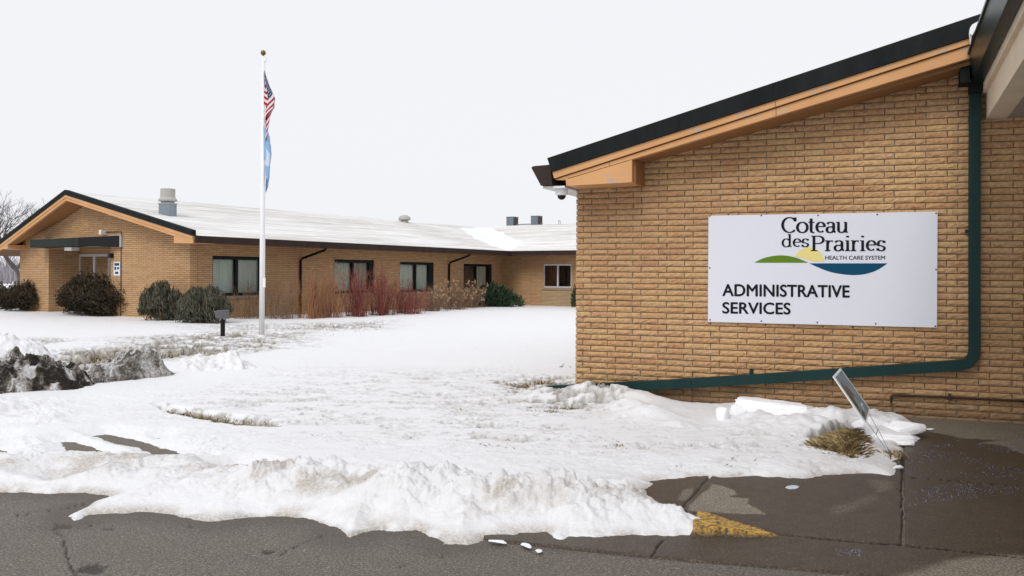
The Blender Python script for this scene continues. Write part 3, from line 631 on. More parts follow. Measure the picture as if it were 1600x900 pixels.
# brown tuft beside the tilted sign: mound and blades
c = gnd(1312, 702, .04); mb = MB(); mound = MB()
tuft = scatter([(1258, 704), (1290, 690), (1325, 678), (1350, 684), (1358, 705), (1340, 720), (1300, 714), (1275, 710)], 5200, .04)
tp = np.array(pxpoly([(1258, 704), (1290, 690), (1325, 678), (1350, 684), (1358, 705), (1340, 720), (1300, 714), (1275, 710)], .04))
for x, y in tuft:
    q = float(sdpoly(np.array([x]), np.array([y]), tp)[0]); zz = .11 * (1 - math.exp(-q / .10)) * (.6 + .8 * float(vn(np.array([x * 9]), np.array([y * 9]), 4)[0])) + .005
    blades(mb, [(x, y, zz)], .03, .075, 1.3, .003)
root = thing('grass_tuft', c, 'matted brown grass tuft melted free of the snow beside the tilted sign', 'grass tuft')
mb.build('blades', M['dead_grass'], root)
xs_, ys_ = np.meshgrid(np.linspace(tp[:, 0].min(), tp[:, 0].max(), 70), np.linspace(tp[:, 1].min(), tp[:, 1].max(), 60), indexing='ij')
q = sdpoly(xs_, ys_, tp); zz = .10 * (1 - np.exp(-np.clip(q, 0, 1) / .10)) * (.6 + .8 * fbm(xs_ * 9, ys_ * 9, 4, 1)) - .02
o = grid_obj('sod', xs_ - c[0], ys_ - c[1], zz - c[2], M['turf'], keep=q > -.02, parent=root)

# salt granules on the pavement
mb = MB()
for P, n in (([(1440, 700), (1600, 690), (1640, 735), (1600, 755), (1420, 745), (1400, 740)], 1500), ([(1420, 770), (1500, 755), (1600, 765), (1600, 775), (1480, 785), (1420, 795)], 500), ([(1300, 862), (1350, 862), (1345, 875), (1310, 872)], 60), ([(1470, 690), (1540, 690), (1540, 715), (1470, 712)], 260)):
    for x, y in scatter(P, n):
        if vn(np.array([x * 4]), np.array([y * 4]), 6)[0] < random.uniform(.3, .75): continue
        r_ = random.uniform(.0025, .0055); mb.add([(x - r_, y - r_, .012), (x + r_, y - r_, .012), (x, y + r_, .012), (x + random.uniform(-r_, r_), y, .014 + r_)], [(0, 1, 3), (1, 2, 3), (2, 0, 3)])
tag(mb.build('deicing_salt', M['salt']), kind='stuff')

# ================================================================== NEAR BUILDING
bld = thing('brick_building', R.pt(0, 0), 'near tan brick building with a low gable roof and green downspout', 'building')
slope = (3.593 - 2.801) / (4.171 - .82)
def zs(t): return 2.801 + slope * (t - .82)               # underside of the gable overhang
TW = 13.0                                                   # modelled length of the gable wall
mb = MB(); CO, BL, MJ = .0677, .305, .0115
mb.prism(R, [(.012, -.3), (TW, -.3), (TW, zs(TW) + .12), (.012, zs(.0) + .12)], -.25, -.012, 1)
row, z = 0, -.2306
while z < zs(TW):
    xs0 = [0, .092 if row % 2 else .192]
    while xs0[-1] < TW: xs0.append(xs0[-1] + BL)
    for i in range(len(xs0) - 1):
        t0, t1 = xs0[i] + (0 if i == 0 else MJ / 2), min(xs0[i + 1], TW) - MJ / 2
        if z > zs((t0 + t1) / 2) + .05 or t1 - t0 < .02: continue
        a0, a1 = z + MJ / 2 + random.uniform(-.0012, .0012), z + CO - MJ / 2 + random.uniform(-.0012, .0012)
        nx, nz = max(2, int((t1 - t0) / .034)), 3; base = random.uniform(-.003, .005); V = []; tilt = random.uniform(-.004, .004)
        for iz in range(nz + 1):
            for ix in range(nx + 1):
                e = iz in (0, nz) or ix in (0, nx)
                oo_ = base + (random.uniform(-.006, .0005) if e else random.uniform(.001, .013)) + tilt * (ix / nx - .5)
                V.append(R.pt(t0 + (t1 - t0) * ix / nx + (random.uniform(-.002, .002) if e else 0), a0 + (a1 - a0) * iz / nz + (random.uniform(-.0015, .0015)), oo_))
        nb = len(V); W_ = nx + 1
        fs = [(iz * W_ + ix, iz * W_ + ix + 1, (iz + 1) * W_ + ix + 1, (iz + 1) * W_ + ix) for iz in range(nz) for ix in range(nx)]
        V += [R.pt(t0, a0, -.08), R.pt(t1, a0, -.08), R.pt(t1, a1, -.08), R.pt(t0, a1, -.08)]
        fs += [(nb, nb + 1) + tuple(range(nx, -1, -1)), (nb + 2, nb + 3) + tuple(range(nz * W_, nz * W_ + nx + 1)),
               (nb + 3, nb) + tuple(range(0, nz * W_ + 1, W_)), (nb + 1, nb + 2) + tuple(range(nz * W_ + nx, nx - 1, -W_))]
        mb.add(V, fs)
    row += 1; z += CO
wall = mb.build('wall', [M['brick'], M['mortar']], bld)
# side wall running back from the corner
side = Wall(R.O, -R.n, -R.d); mb = MB()
mb.prism(side, [(.25, -.3), (11, -.3), (11, 2.55), (.25, 2.55)], -.2, -.012)
mb.build('side_wall', M['brick_far'], bld, uvf=lambda p: (side.tz(p), p[2]))
def zline(tA, zA, tB, zB): return lambda t: zA + (zB - zA) * (t - tA) / (tB - tA)
ztop = zline(-.178, 2.845, 4.375, 4.085); zdk = zline(-.122, 2.687, 4.276, 3.863); zup = zline(-.1, 2.61, 4.252, 3.796); zlo = zline(.813, 2.796, 4.179, 3.644)
mb = MB(); mb.prism(R, [(-.122, zdk(-.122)), (TW, zdk(TW)), (TW, ztop(TW)), (-.178, ztop(-.178))], .40, .555)
for t in (2.35, 1.35, 3.6): mb.prism(R, [(t, zdk(t)), (t + .012, zdk(t)), (t + .004, ztop(t)), (t - .008, ztop(t))], .555, .559)
mb.build('roof_edge', M['roof_edge'], bld)
mb = MB(); mb.prism(R, [(-.10, zup(-.1)), (TW, zup(TW)), (TW, zdk(TW) - .004), (-.12, zdk(-.12) - .004)], .44, .53)
mb.prism(R, [(-.06, zlo(-.06) + .02), (.0, zlo(0)), (TW, zlo(TW)), (TW, zup(TW) - .012), (-.10, zup(-.1) - .012)], .41, .50); mb.build('fascia', M['orange'], bld)
for t, z_a, z_b, o_ in ((2.372, zup, zdk, .5305), (2.378, zlo, zup, .5005), (.55, zlo, zup, .5005)):
    mb = MB(); mb.add([R.pt(t, z_a(t) + .002, o_), R.pt(t + .006, z_a(t) + .002, o_), R.pt(t + .006, z_b(t) - .014, o_), R.pt(t, z_b(t) - .014, o_)], [(0, 1, 2, 3)]); mb.build('seam', M['rust'], bld)
mb = MB(); mb.add([R.pt(.06, zlo(.06) - .004, .4985), R.pt(.80, zlo(.80) - .004, .4985), R.pt(.80, zlo(.80) + .001, .5007), R.pt(.06, zlo(.06) + .002, .5007)], [(0, 1, 2, 3)])
mb.build('seam', M['rust'], bld)
mb = MB(); mb.hexa([R.pt(.82, zs(.82) - .0, .408), R.pt(TW, zs(TW), .408), R.pt(TW, zs(TW), -.1), R.pt(.82, zs(.82), -.1), R.pt(.82, zs(.82) + .04, .408), R.pt(TW, zs(TW) + .04, .408), R.pt(TW, zs(TW) + .04, -.1), R.pt(.82, zs(.82) + .04, -.1)])
mb.wbox(R, .82, .84, zs(.82) - .27, zs(.82) - .005, -.02, .42); mb.build('soffit', M['orange_shaded'], bld)
mb = MB(); mb.prism(R, [(.04, 2.522), (.815, 2.540), (.815, zlo(.815) - .003), (.03, zlo(.03) - .003)], .02, .497); mb.build('eave_return', M['orange'], bld)
mb = MB()
a, b, c_, d_ = R.pt(-.178, ztop(-.178) - .015, .39), R.pt(TW, ztop(TW) - .015, .39), R.pt(TW, ztop(TW) - .015, -11), R.pt(-.178, ztop(-.178) - .015, -11)
mb.hexa([tuple(np.array(p) - (0, 0, .12)) for p in (a, b, c_, d_)] + [a, b, c_, d_]); mb.build('roof', M['roof_bare'], bld)
mb = MB(); P = [(-.395, 2.748), (-.37, 2.765), (-.155, 2.775), (-.135, 2.537), (-.274, 2.534)]
mb.prism(R, P, -11, .50); mb.build('gutter', M['brown_gutter'], bld)
mb = MB(); mb.wbox(R, -.27, .0, 2.505, 2.530, -11, .44); mb.build('eave_soffit', M['white_soffit'], bld)
# green downspout: down the wall, elbow, long sloping leader
pts = [(4.305, 3.46), (4.305, 2.5), (4.309, 1.6), (4.315, .80), (4.312, .72), (4.292, .655), (4.255, .615), (4.20, .592), (3.6, .521), (2.4, .378), (1.2, .243), (.2, .145), (-.33, .095)]
Wv, Hv, Pv = [], [], []
for i, (t, z) in enumerate(pts):
    j0, j1 = max(i - 1, 0), min(i + 1, len(pts) - 1); dt, dz = pts[j1][0] - pts[j0][0], pts[j1][1] - pts[j0][1]; ln = math.hypot(dt, dz)
    nt_, nz_ = -dz / ln, dt / ln; Pv.append(R.pt(t, z, .085)); q = np.array(R.pt(nt_, nz_, 0)) - np.array(R.pt(0, 0, 0)); Wv.append(q * .054); Hv.append(np.array([R.n[0], R.n[1], 0]) * .048)
mb = MB(); mb.rectpipe(Pv, Wv, Hv)
for dt in (-.026, 0, .026): mb.wbox(R, 4.307 + dt - .005, 4.307 + dt + .005, .82, 3.4, .133, .1365)
for q in (-.024, .012):
    mb.add([R.pt(4.1, .58 + q, .134), R.pt(4.1, .592 + q, .134), R.pt(.3, .153 + q, .134), R.pt(.3, .165 + q, .134)], [(0, 1, 3, 2)])
for t in (1.42,): z = .268 + (t - 1.42) * .118; mb.wbox(R, t - .004, t + .004, z - .052, z + .054, .133, .140)
dsp = mb.build('downspout', M['green_pipe'], bld, bevel=.006)
for q in ((2.06, 2.10, .385, .45, 0, .05), (4.225, 4.255, 1.95, 1.985, 0, .06), (4.246, 4.366, 3.10, 3.14, 0.03, .137)): mb = MB(); mb.wbox(R, *q); mb.build('bracket', M['green_pipe'], dsp)
# rusty pipe along the wall foot
mb = MB(); zp = zline(3.526, .237, 4.775, .26)
mb.tube([R.pt(3.53, .15, .03), R.pt(3.53, .225, .035), R.pt(3.545, .238, .035), R.pt(4.0, zp(4.0), .035), R.pt(TW - 1, zp(4.0), .035)], .0125, 8)
mb.wbox(R, 4.075, 4.105, .215, .285, 0, .055); mb.wbox(R, 5.4, 5.43, .215, .285, 0, .055); mb.build('pipe', M['rust'], bld)
# portico roof coming out of the wall towards the camera
PN = 9.5
por = MB()
def beam(mb, poly, o0=.0, o1=PN): mb.prism(R, poly, o0, o1)
beam(por, [(4.411, 3.108), (4.60, 3.108), (4.60, 3.42), (4.411, 3.42)], .02)
beam(por, [(4.372, 3.374), (4.412, 3.374), (4.412, 3.60), (4.372, 3.60)], .02)
port = por.build('portico', M['stucco'], bld)
mb = MB(); beam(mb, [(4.602, 3.115), (TW, 3.115), (TW, 3.15), (4.602, 3.15)], .02); mb.build('soffit', M['stucco_soffit'], port)
mb = MB(); beam(mb, [(4.205, 3.69), (4.222, 3.69), (4.228, 3.665), (4.268, 3.462), (4.365, 3.457), (4.365, 3.72), (4.205, 3.72)], .10); beam(mb, [(4.34, 3.58), (4.41, 3.58), (4.41, 3.80), (4.34, 3.80)], .10); mb.build('gutter', M['green_gutter'], port)
mb = MB(); beam(mb, [(4.37, 3.72), (TW, 3.9), (TW, 4.1), (4.30, 3.76)], .6); mb.build('roof', M['roof_bare'], port)
mb = MB(); mb.wbox(R, 4.15, 4.235, 3.44, 3.66, .12, .40); mb.wbox(R, 4.245, 4.365, 3.37, 3.47, .03, .20); mb.build('gutter_end', M['roof_edge'], port)
# clump of snow with an icicle stuck on the gable edge
mb = MB(); c = R.px(1522, 45, .58)
q_ = [(-.045, -.05), (-.04, .0), (-.02, .03), (.03, .055), (.075, .11), (.13, .15), (.13, .04), (.07, .0), (.03, -.045), (.0, -.035), (-.02, -.075)]
mb.prism(R, [(c[0] + t_, c[1] + z_) for t_, z_ in q_], .545, .64)
V0 = R.pt(c[0] - .035, c[1] - .17, .60); mb.lathe(V0, [(.001, 0), (.006, .06), (.014, .13)], 6)
tag(mb.build('snow_clump', M['snow_chunk'], bevel=.015), 'white snow clump with an icicle caught on the gable edge by the green gutter', 'snow clump')

# dome camera under the eave
p = R.pt(-.085, 2.505, .30); cmr = thing('security_camera', p, 'white dome security camera under the near eave corner', 'camera')
mb = MB(); mb.lathe((p[0], p[1], p[2] - .075), [(.058, 0), (.070, .012), (.075, .045), (.075, .075)], 18); mb.build('housing', M['white_paint'], cmr, smooth=True)
mb = MB(); mb.lathe((p[0], p[1], p[2] - .128), [(.004, 0), (.026, .007), (.043, .022), (.051, .05)], 18); mb.build('dome', M['black'], cmr, smooth=True)

# ------------------------------------------------------------------ wall sign
SC = [R.px(1107, 336, .03), R.px(1465, 330.5, .03), R.px(1464, 512, .03), R.px(1106, 503, .03)]
st0, st1, sz0, sz1 = SC[3][0], SC[1][0], SC[3][1], SC[1][1]
sgn = thing('wall_sign', R.pt((st0 + st1) / 2, sz0, .03), 'white Administrative Services sign board with hill and lake emblem on the brick wall', 'sign')
mb = MB(); mb.prism(R, [(st0 + .008, sz0), (st1, sz0), (st1, sz1), (st0, sz1), (st0, sz0 + .015)], .016, .030); mb.build('panel', M['sign_white'], sgn)
def S2(u, v): return R.px(u, v, .031)
def crop(x, y): return S2(1100 + x / 4.2105, 320 + y / 4.2105)
def flat(name, polys, m, o=.0325):
    mb = MB()
    for P in polys: mb.add([R.pt(*p, o) for p in P], [tuple(range(len(P)))[::-1]])
    return mb.build(name, M[m], sgn)
def sm(P, n=6):                               # smooth open curve through points
    P = [np.array(p, float) for p in P]; out = []
    for i in range(len(P) - 1):
        p0, p1, p2, p3 = P[max(i - 1, 0)], P[i], P[i + 1], P[min(i + 2, len(P) - 1)]
        for k_ in range(n):
            t = k_ / n; out.append(.5 * ((2 * p1) + (-p0 + p2) * t + (2 * p0 - 5 * p1 + 4 * p2 - p3) * t * t + (-p0 + 3 * p1 - 3 * p2 + p3) * t ** 3))
    return [tuple(p) for p in out + [P[-1]]]
flat('sun_emblem', [[crop(*p) for p in sm([(598, 338), (620, 312), (655, 288), (692, 279), (730, 288), (763, 313), (784, 345), (790, 373)]) + [(735, 373)] + sm([(735, 373), (690, 365), (650, 350), (598, 338)])[:-1]]], 'sun_yellow')
flat('hill_emblem', [[crop(*p) for p in sm([(330, 381), (380, 356), (430, 341), (490, 333), (550, 336), (610, 349), (655, 367), (686, 381)])]], 'hill_green')
flat('lake_emblem', [[crop(*p) for p in sm([(693, 385), (750, 411), (820, 438), (900, 455), (980, 462), (1050, 457), (1120, 438), (1170, 411), (1207, 385)])]], 'lake_blue')
def text_mesh(txt, off=0.0):
    cu = bpy.data.curves.new('t', 'FONT'); cu.body = txt; cu.offset = off; cu.resolution_u = 4
    o = bpy.data.objects.new('t', cu); S.collection.objects.link(o); dg = bpy.context.evaluated_depsgraph_get(); dg.update()
    me = bpy.data.meshes.new_from_object(o.evaluated_get(dg)); V = np.array([v.co[:2] for v in me.vertices]); Fc = [tuple(p.vertices) for p in me.polygons]
    bpy.data.objects.remove(o); bpy.data.curves.remove(cu); bpy.data.meshes.remove(me); return V, Fc
def lettering(txt, x0, x1, ytL, ybL, ytR, ybR, m, off):
    V, Fc = text_mesh(txt, off); lo, hi = V.min(0), V.max(0); q = (V - lo) / (hi - lo); mb = MB(); P = []
    for a, b in q:
        yt = ytL + (ytR - ytL) * a; yb = ybL + (ybR - ybL) * a; P.append(R.pt(*crop(x0 + (x1 - x0) * a, yb + (yt - yb) * b), .0335))
    for i_, (a, b) in enumerate(((0, 0),) + (((.0095, 0), (.0048, .004), (.0048, -.003)) if m == 'ink' else ((.0025, 0),))):
        mb.add([tuple(np.array(p) + np.array([R.d[0] * a + R.n[0] * i_ * .0001, R.d[1] * a + R.n[1] * i_ * .0001, b])) for p in P], Fc)
    return mb.build('lettering', M[m], sgn)
lettering('ADMINISTRATIVE', 120, 953, 522, 600, 531, 610, 'ink', .0)
lettering('SERVICES', 120, 565, 641, 714, 646, 721, 'ink', .0)
lettering('HEALTH CARE SYSTEM', 797, 1190, 335, 361, 335, 361, 'ink_grey', .0)
# roman letters drawn as pen strokes; units: cap height 1
def arc(cx, cy, rx, ry, a0, a1, n=18): return [(cx + rx * math.cos(math.radians(a0 + (a1 - a0) * i / n)), cy + ry * math.sin(math.radians(a0 + (a1 - a0) * i / n))) for i in range(n + 1)]
def serif(x, y, w=.12): return [[(x - w, y), (x + w, y)]]
XH = .70
GL = {
 'C': (.88, [arc(.47, .5, .42, .49, 48, 318, 26), [(.80, 1.0), (.80, .74)]]),
 'o': (.72, [arc(.36, .34, .30, .34, 0, 360, 26)]),
 't': (.42, [[(.17, .92), (.17, .18)] + arc(.30, .16, .13, .16, 180, 300, 8), [(.0, XH - .02), (.38, XH - .02)]]),
 'e': (.64, [[(.08, .40), (.56, .40)] + arc(.33, .36, .24, .32, 8, 310, 24)]),
 'a': (.62, [arc(.28, .50, .20, .18, 160, 20, 10) + [(.47, .40), (.47, .10), (.58, .02)], arc(.25, .19, .19, .19, 60, 330, 16), [(.34, .36), (.47, .43)]]),
 'u': (.76, [[(.0, XH - .02), (.14, XH - .02), (.14, .2)] + arc(.33, .2, .19, .19, 180, 330, 10), [(.46, XH - .02), (.58, XH - .02), (.58, .03), (.72, .03)], [(.50, .12), (.58, .24)]]),
 'd': (.74, [arc(.31, .34, .25, .34, 40, 320, 20), [(.42, 1.06), (.55, 1.06), (.55, .03), (.70, .03)]]),
 's': (.54, [arc(.26, .52, .17, .16, 35, 180, 10) + arc(.26, .36, .17, .02, 180, 200, 2) + [(.26, .345), (.40, .27)] + arc(.25, .175, .19, .165, 20, -150, 12), [(.42, .68), (.42, .53)], [(.06, .18), (.06, .02)]]),
 'P': (.78, [[(.16, .02), (.16, .98)], [(.0, .985), (.36, .985)] + arc(.40, .74, .30, .245, 90, -90, 16) + [(.20, .49)]] + serif(.17, .015, .19)),
 'r': (.52, [[(.02, XH - .02), (.16, XH - .02), (.16, .02)], [(.17, .48)] + arc(.36, .50, .17, .17, 150, 50, 8)] + serif(.17, .015, .16)),
 'i': (.34, [[(.03, XH - .02), (.17, XH - .02), (.17, .02)], [(.165, .905), (.175, 1.015)]] + serif(.17, .015, .15)),
}
def ribbons(word, tot_x0, tot_x1, base, cap, wgt=1.0):
    adv = [GL[ch][0] for ch in word]; sc = (tot_x1 - tot_x0) / (sum(adv) - .04); x = tot_x0; polys = []
    for ch, ad in zip(word, adv):
        for st in GL[ch][1]:
            P = np.array(st, float); P = np.array([(p[0] * sc, p[1] * cap) for p in P]); n = len(P); Lf, Rt = [], []
            for i in range(n):
                d = P[min(i + 1, n - 1)] - P[max(i - 1, 0)]; d = d / (np.hypot(*d) + 1e-9); w_ = cap * wgt * (.034 + .062 * abs(d[1]) ** 1.4); nn = np.array([-d[1], d[0]])
                Lf.append(P[i] + nn * w_); Rt.append(P[i] - nn * w_)
            for i in range(n - 1): polys.append([(x + q[0], base - q[1]) for q in (Lf[i], Lf[i + 1], Rt[i + 1], Rt[i])])
        x += ad * sc
    return polys
mb = MB(); n_ = 0
for word, x0, x1, base, cap in (('Coteau', 512, 948, 183, 100), ('des', 512, 690, 277, 78), ('Prairies', 705, 1194, 303, 98)):
    for P in ribbons(word, x0, x1, base, cap):
        n_ += 1; mb.add([R.pt(*crop(*p), .0336 + (n_ % 7) * .00006) for p in P], [(0, 1, 2, 3)])
mb.build('lettering', M['ink'], sgn)
for x, y in ((37, 74), (160, 58), (377, 70), (750, 63), (1140, 58), (1527, 50), (377, 765), (745, 774), (1130, 783), (1522, 799), (38, 415), (1527, 426), (40, 757)):
    t, z = crop(x, y + 6 if y < 70 else y); mb = MB(); c = R.pt(t, z, .03); V = []
    for q, r_ in ((.0305, .009), (.036, .007)): V += [R.pt(t + r_ * math.cos(a * math.pi / 4), z + r_ * math.sin(a * math.pi / 4), q) for a in range(8)]
    mb.add(V, [(i, (i + 1) % 8, (i + 1) % 8 + 8, i + 8) for i in range(8)] + [tuple(range(8, 16))]); mb.build('screw', M['black'], sgn)

# ------------------------------------------------------------------ tilted yard sign on wire legs
pA, pB = gnd(1390, 711, .04), gnd(1388, 702, .04)
Yy = 8.05
q1, q2, q3, q4 = at(1313.5, 575, Yy + .22), at(1302, 588, Yy - .05), at(1353.5, 663, Yy - .16), at(1360, 640, Yy + .11)
ys_root = thing('yard_sign', (pA + pB) / 2, 'small blue grey notice sign tilted on wire legs in the snow', 'sign')
nn = np.cross(q2 - q1, q3 - q2); nn = nn / np.linalg.norm(nn)
if nn[1] > 0: nn = -nn
e = nn * .009
mb = MB(); mb.hexa([q1 - e, q2 - e, q3 - e, q4 - e, q1, q2, q3, q4]); mb.build('board', M['white_paint'], ys_root)
def yq(a, b): return (q2 * (1 - a) + q1 * a) * (1 - b) + (q3 * (1 - a) + q4 * a) * b
m = mat('faded_print', (.2, .25, .3), .4, .4); k = N(m)
c_ = k.ramp(k.noise(k.pos((1, 1, .4)), 9, 4), [(.3, (.13, .18, .215)), (.6, (.22, .275, .315)), (.8, (.30, .34, .38))]); k.color(c_); M['print'] = m
m = weathered('brown_print', (.12, .085, .04), .4, .4, .5, 20); M['print_brown'] = m
mb = MB()
for i in range(10): mb.quad(*[yq(a, b) + nn * .0015 for a, b in ((.10, .04 + i * .092), (.94, .04 + i * .092), (.94, .132 + i * .092), (.10, .132 + i * .092))])
face = mb.build('print', M['print'], ys_root)
mb = MB()
for P in ([(.12, .22), (.22, .2), (.34, .45), (.30, .72), (.14, .78)], [(.34, .30), (.40, .28), (.55, .52), (.45, .58)], [(.15, .85), (.40, .80), (.42, .90), (.2, .93)]):
    mb.add([yq(a, b) + nn * .003 for a, b in P], [tuple(range(len(P)))])
mb.build('picture', M['print_brown'], ys_root)
mb = MB()
for P in ([(.55, .74), (.68, .73), (.68, .79), (.55, .80)], [(.50, .82), (.60, .815), (.60, .835), (.50, .84)]): mb.add([yq(a, b) + nn * .003 for a, b in P], [(0, 1, 2, 3)])
mb.build('white_mark', M['sign_white'], ys_root)
w1, w2 = yq(.25, .97), yq(.80, .97); mb = MB()
mb.tube([w1 - e, pA + (w1 - pA) * .35, pA, pA - np.array([0, 0, .08])], .0028, 5); mb.tube([w2 - e, pB + (w2 - pB) * .4, pB, pB - np.array([0, 0, .08])], .0028, 5)
mb.tube([pA + (w1 - pA) * .56, pB + (w2 - pB) * .52], .003, 5); mb.build('wire_stake', M['galv'], ys_root)

# dead twigs by the corner of the near building
c = gnd(884, 578, .02); tw_ = thing('dead_twigs', c, 'bent dead twigs poking from the snow by the near brick corner', 'twigs')
for _ in range(9):
    mb = MB(); a = random.uniform(-.9, .9); b = (c[0] + random.uniform(-.16, .12), c[1] + random.uniform(-.2, .2), .0)
    hh = random.uniform(.05, .16); mb.tube([b, (b[0] + a * .06, b[1], hh * .7), (b[0] + a * .16, b[1] + random.uniform(-.05, .05), hh * random.uniform(.5, 1))], [.005, .004, .002], 4); mb.build('twig', M['bark'], tw_)

# ================================================================== FAR BUILDING
fb = thing('brick_building', (C1[0], C1[1], -.13), 'long low tan brick building with snowy roof behind the flagpole', 'building')
uvW = lambda W_: (lambda p: (W_.tz(p) - float((np.array(p[:2]) - W_.O) @ W_.n), p[2]))
GT = G.px(31, 440)[0]                                      # left end of gable wall
tp0, td = G.px(76, 440)[0], 2.2
# gable wall, in pieces round the entrance recess (recess from canopy's right part to the left pillar)
zR, zL_ = lambda t: 2.44 + .215 * (t + .1), lambda t: 3.83 - .2719 * (t - 6.53)
rc0, rc1 = 4.63, tp0
mb = MB()
apex = (6.05, 3.96)
mb.prism(G, [(0, -.4), (rc0, -.4), (rc0, 2.36), (rc1, 2.36), (rc1, -.4), (GT, -.4), (GT, zL_(GT)), apex, (0, 2.46)], -.25, 0)
o = mb.build('wall', M['brick_far'], fb, uvf=uvW(G))
mb = MB(); RD = 1.25                                        # recess: side wall facing right, back wall
mb.hexa([G.pt(rc1, -.4, -.25), G.pt(rc1 + .2, -.4, -.25), G.pt(rc1 + .2, -.4, -RD - .2), G.pt(rc1, -.4, -RD - .2), G.pt(rc1, 2.5, -.25), G.pt(rc1 + .2, 2.5, -.25), G.pt(rc1 + .2, 2.5, -RD - .2), G.pt(rc1, 2.5, -RD - .2)])
mb.hexa([G.pt(rc0 - .2, -.4, -.25), G.pt(rc0, -.4, -.25), G.pt(rc0, -.4, -RD - .2), G.pt(rc0 - .2, -.4, -RD - .2), G.pt(rc0 - .2, 2.5, -.25), G.pt(rc0, 2.5, -.25), G.pt(rc0, 2.5, -RD - .2), G.pt(rc0 - .2, 2.5, -RD - .2)])
mb.wbox(G, rc0 + .002, rc1 - .002, -.4, 2.5, -RD - .2, -RD)
mb.build('porch_wall', M['brick_far'], fb, uvf=lambda p: (p[0] * .6 + p[1] * .8, p[2]))
mb = MB(); mb.wbox(G, rc0 - .1, rc1 + .1, 2.365, 2.40, -RD, -.26); mb.build('porch_ceiling', M['orange_shaded'], fb)
# long wall and wing wall (with window openings left solid behind shallow frames)
LT = L.px(785, 440)[0]
def holes(W_, t0, t1, z0_, z1_, wins, o0, o1):
    mb = MB(); cur = t0
    for a, b, c, d in sorted(wins):
        mb.wbox(W_, cur, a, z0_, z1_, o0, o1); mb.wbox(W_, a, b, z0_, c, o0, o1); mb.wbox(W_, a, b, d, z1_, o0, o1); cur = b
    mb.wbox(W_, cur, t1, z0_, z1_, o0, o1); return mb
LW = [(.93, 3.34, .70, 2.05), (7.03, 9.52, .69, 2.025), (11.28, 13.83, .68, 1.995), (16.31, 18.94, .67, 1.975)]
holes(L, .252, LT + .2, -.4, 2.46, LW, -.25, -.001).build('side_wall', M['brick_far'], fb, uvf=uvW(L))
WW = [(2.51, 4.155, .84, 2.00)]
holes(Wg, .002, 30, -.4, 2.46, WW, -.25, 0).build('wing_wall', M['brick_far'], fb, uvf=uvW(Wg))
mb = MB(); mb.wbox(Wg, 2.47, 6.3, -.4, .70, .002, .03); mb.build('brick_panel', M['brick_buff'], fb, uvf=uvW(Wg))
def window(W_, a, b, c, d, fm, cur, fr=.085, right=.0, mull=.47, sill=True, name='window', recess=.04):
    mb = MB(); mt = a + (b - a) * mull
    for t0, t1, z0_, z1_ in ((a, b, c, c + fr), (a, b, d - fr * 1.2, d), (a, a + fr * .5, c + fr, d - fr * 1.2), (b - fr - right, b, c + fr, d - fr * 1.2), (mt - fr * .6, mt + fr * .6, c + fr, d - fr * 1.2)):
        mb.wbox(W_, t0 + .002, t1 - .002, z0_ + .002, z1_ - .002, -.13, -recess)
    wn = mb.build(name, fm, fb)
    mb = MB(); mb.quad(W_.pt(a + .02, c + .02, -.09), W_.pt(b - .02, c + .02, -.09), W_.pt(b - .02, d - .02, -.09), W_.pt(a + .02, d - .02, -.09)); mb.build('pane', M['glass'], wn)
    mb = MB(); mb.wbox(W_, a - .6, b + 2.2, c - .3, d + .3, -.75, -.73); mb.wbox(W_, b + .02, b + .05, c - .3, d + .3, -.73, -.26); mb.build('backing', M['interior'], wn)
    for t0, t1, mm in cur:
        n = max(6, int((t1 - t0) * 30)); mb = MB()
        for i in range(n):
            p, q = t0 + (t1 - t0) * i / n, t0 + (t1 - t0) * (i + 1) / n; op, oq = -.20 + .025 * math.sin(i * 1.9), -.20 + .025 * math.sin((i + 1) * 1.9)
            mb.quad(W_.pt(p, c, op), W_.pt(q, c, oq), W_.pt(q, d, oq), W_.pt(p, d, op))
        mb.build('curtain', M[mm], wn, uvf=uvW(W_))
    if sill: mb = MB(); mb.wbox(W_, a - .05, b + .03, c - .10, c - .003, -.1, .05); mb.build('sill', M['sill'], wn)
    return wn
a, b, c, d = LW[0]; window(L, a, b, c, d, M['dark_frame'], [(a, b, 'curtain')], .10, .12, .46)
a, b, c, d = LW[1]; window(L, a, b, c, d, M['dark_frame'], [(a, a + 1.15, 'curtain'), (a + 1.15, b - .3, 'curtain_tan')], .10, .2)
a, b, c, d = LW[2]; window(L, a, b, c, d, M['dark_frame'], [(a, b - .2, 'curtain')], .10, .24)
a, b, c, d = LW[3]; window(L, a, b, c, d, M['dark_frame'], [(a + .3, a + 1.15, 'curtain_dark'), (a + 1.25, b - .3, 'curtain_tan')], .10, .2, .45)
a, b, c, d = WW[0]; wv = window(Wg, a, b, c, d, M['grey_frame'], [(a, a + .8, 'brown_blind')], .07, 0, .5)
# roof: fascia plane in front of the gable, two slopes, wing slope
OV = .7
RG = G.px(103, 297, OV); RE = G.px(302, 360, OV); LE0 = G.px(0, 376, OV); sl_ = (RG[1] - LE0[1]) / (LE0[0] - RG[0]); LT_ = 12.1; LEz = RG[1] - sl_ * (LT_ - RG[0])
sr_ = (RG[1] - RE[1]) / (RG[0] - RE[0])
ztr = lambda t: RG[1] - (sr_ * (RG[0] - t) if t < RG[0] else sl_ * (t - RG[0]))
def rake(mb, z_a, z_b, o0, o1, tl=LT_, tr=RE[0]):
    mb.prism(G, [(tr, ztr(tr) - z_b), (RG[0], RG[1] - z_b), (RG[0], RG[1] - z_a), (tr, ztr(tr) - z_a)], o0, o1)
    mb.prism(G, [(RG[0], RG[1] - z_b), (tl, ztr(tl) - z_b), (tl, ztr(tl) - z_a), (RG[0], RG[1] - z_a)], o0, o1)
mb = MB(); rake(mb, -.01, .165, OV - .1, OV + .05); mb.build('roof_edge', M['roof_edge'], fb)
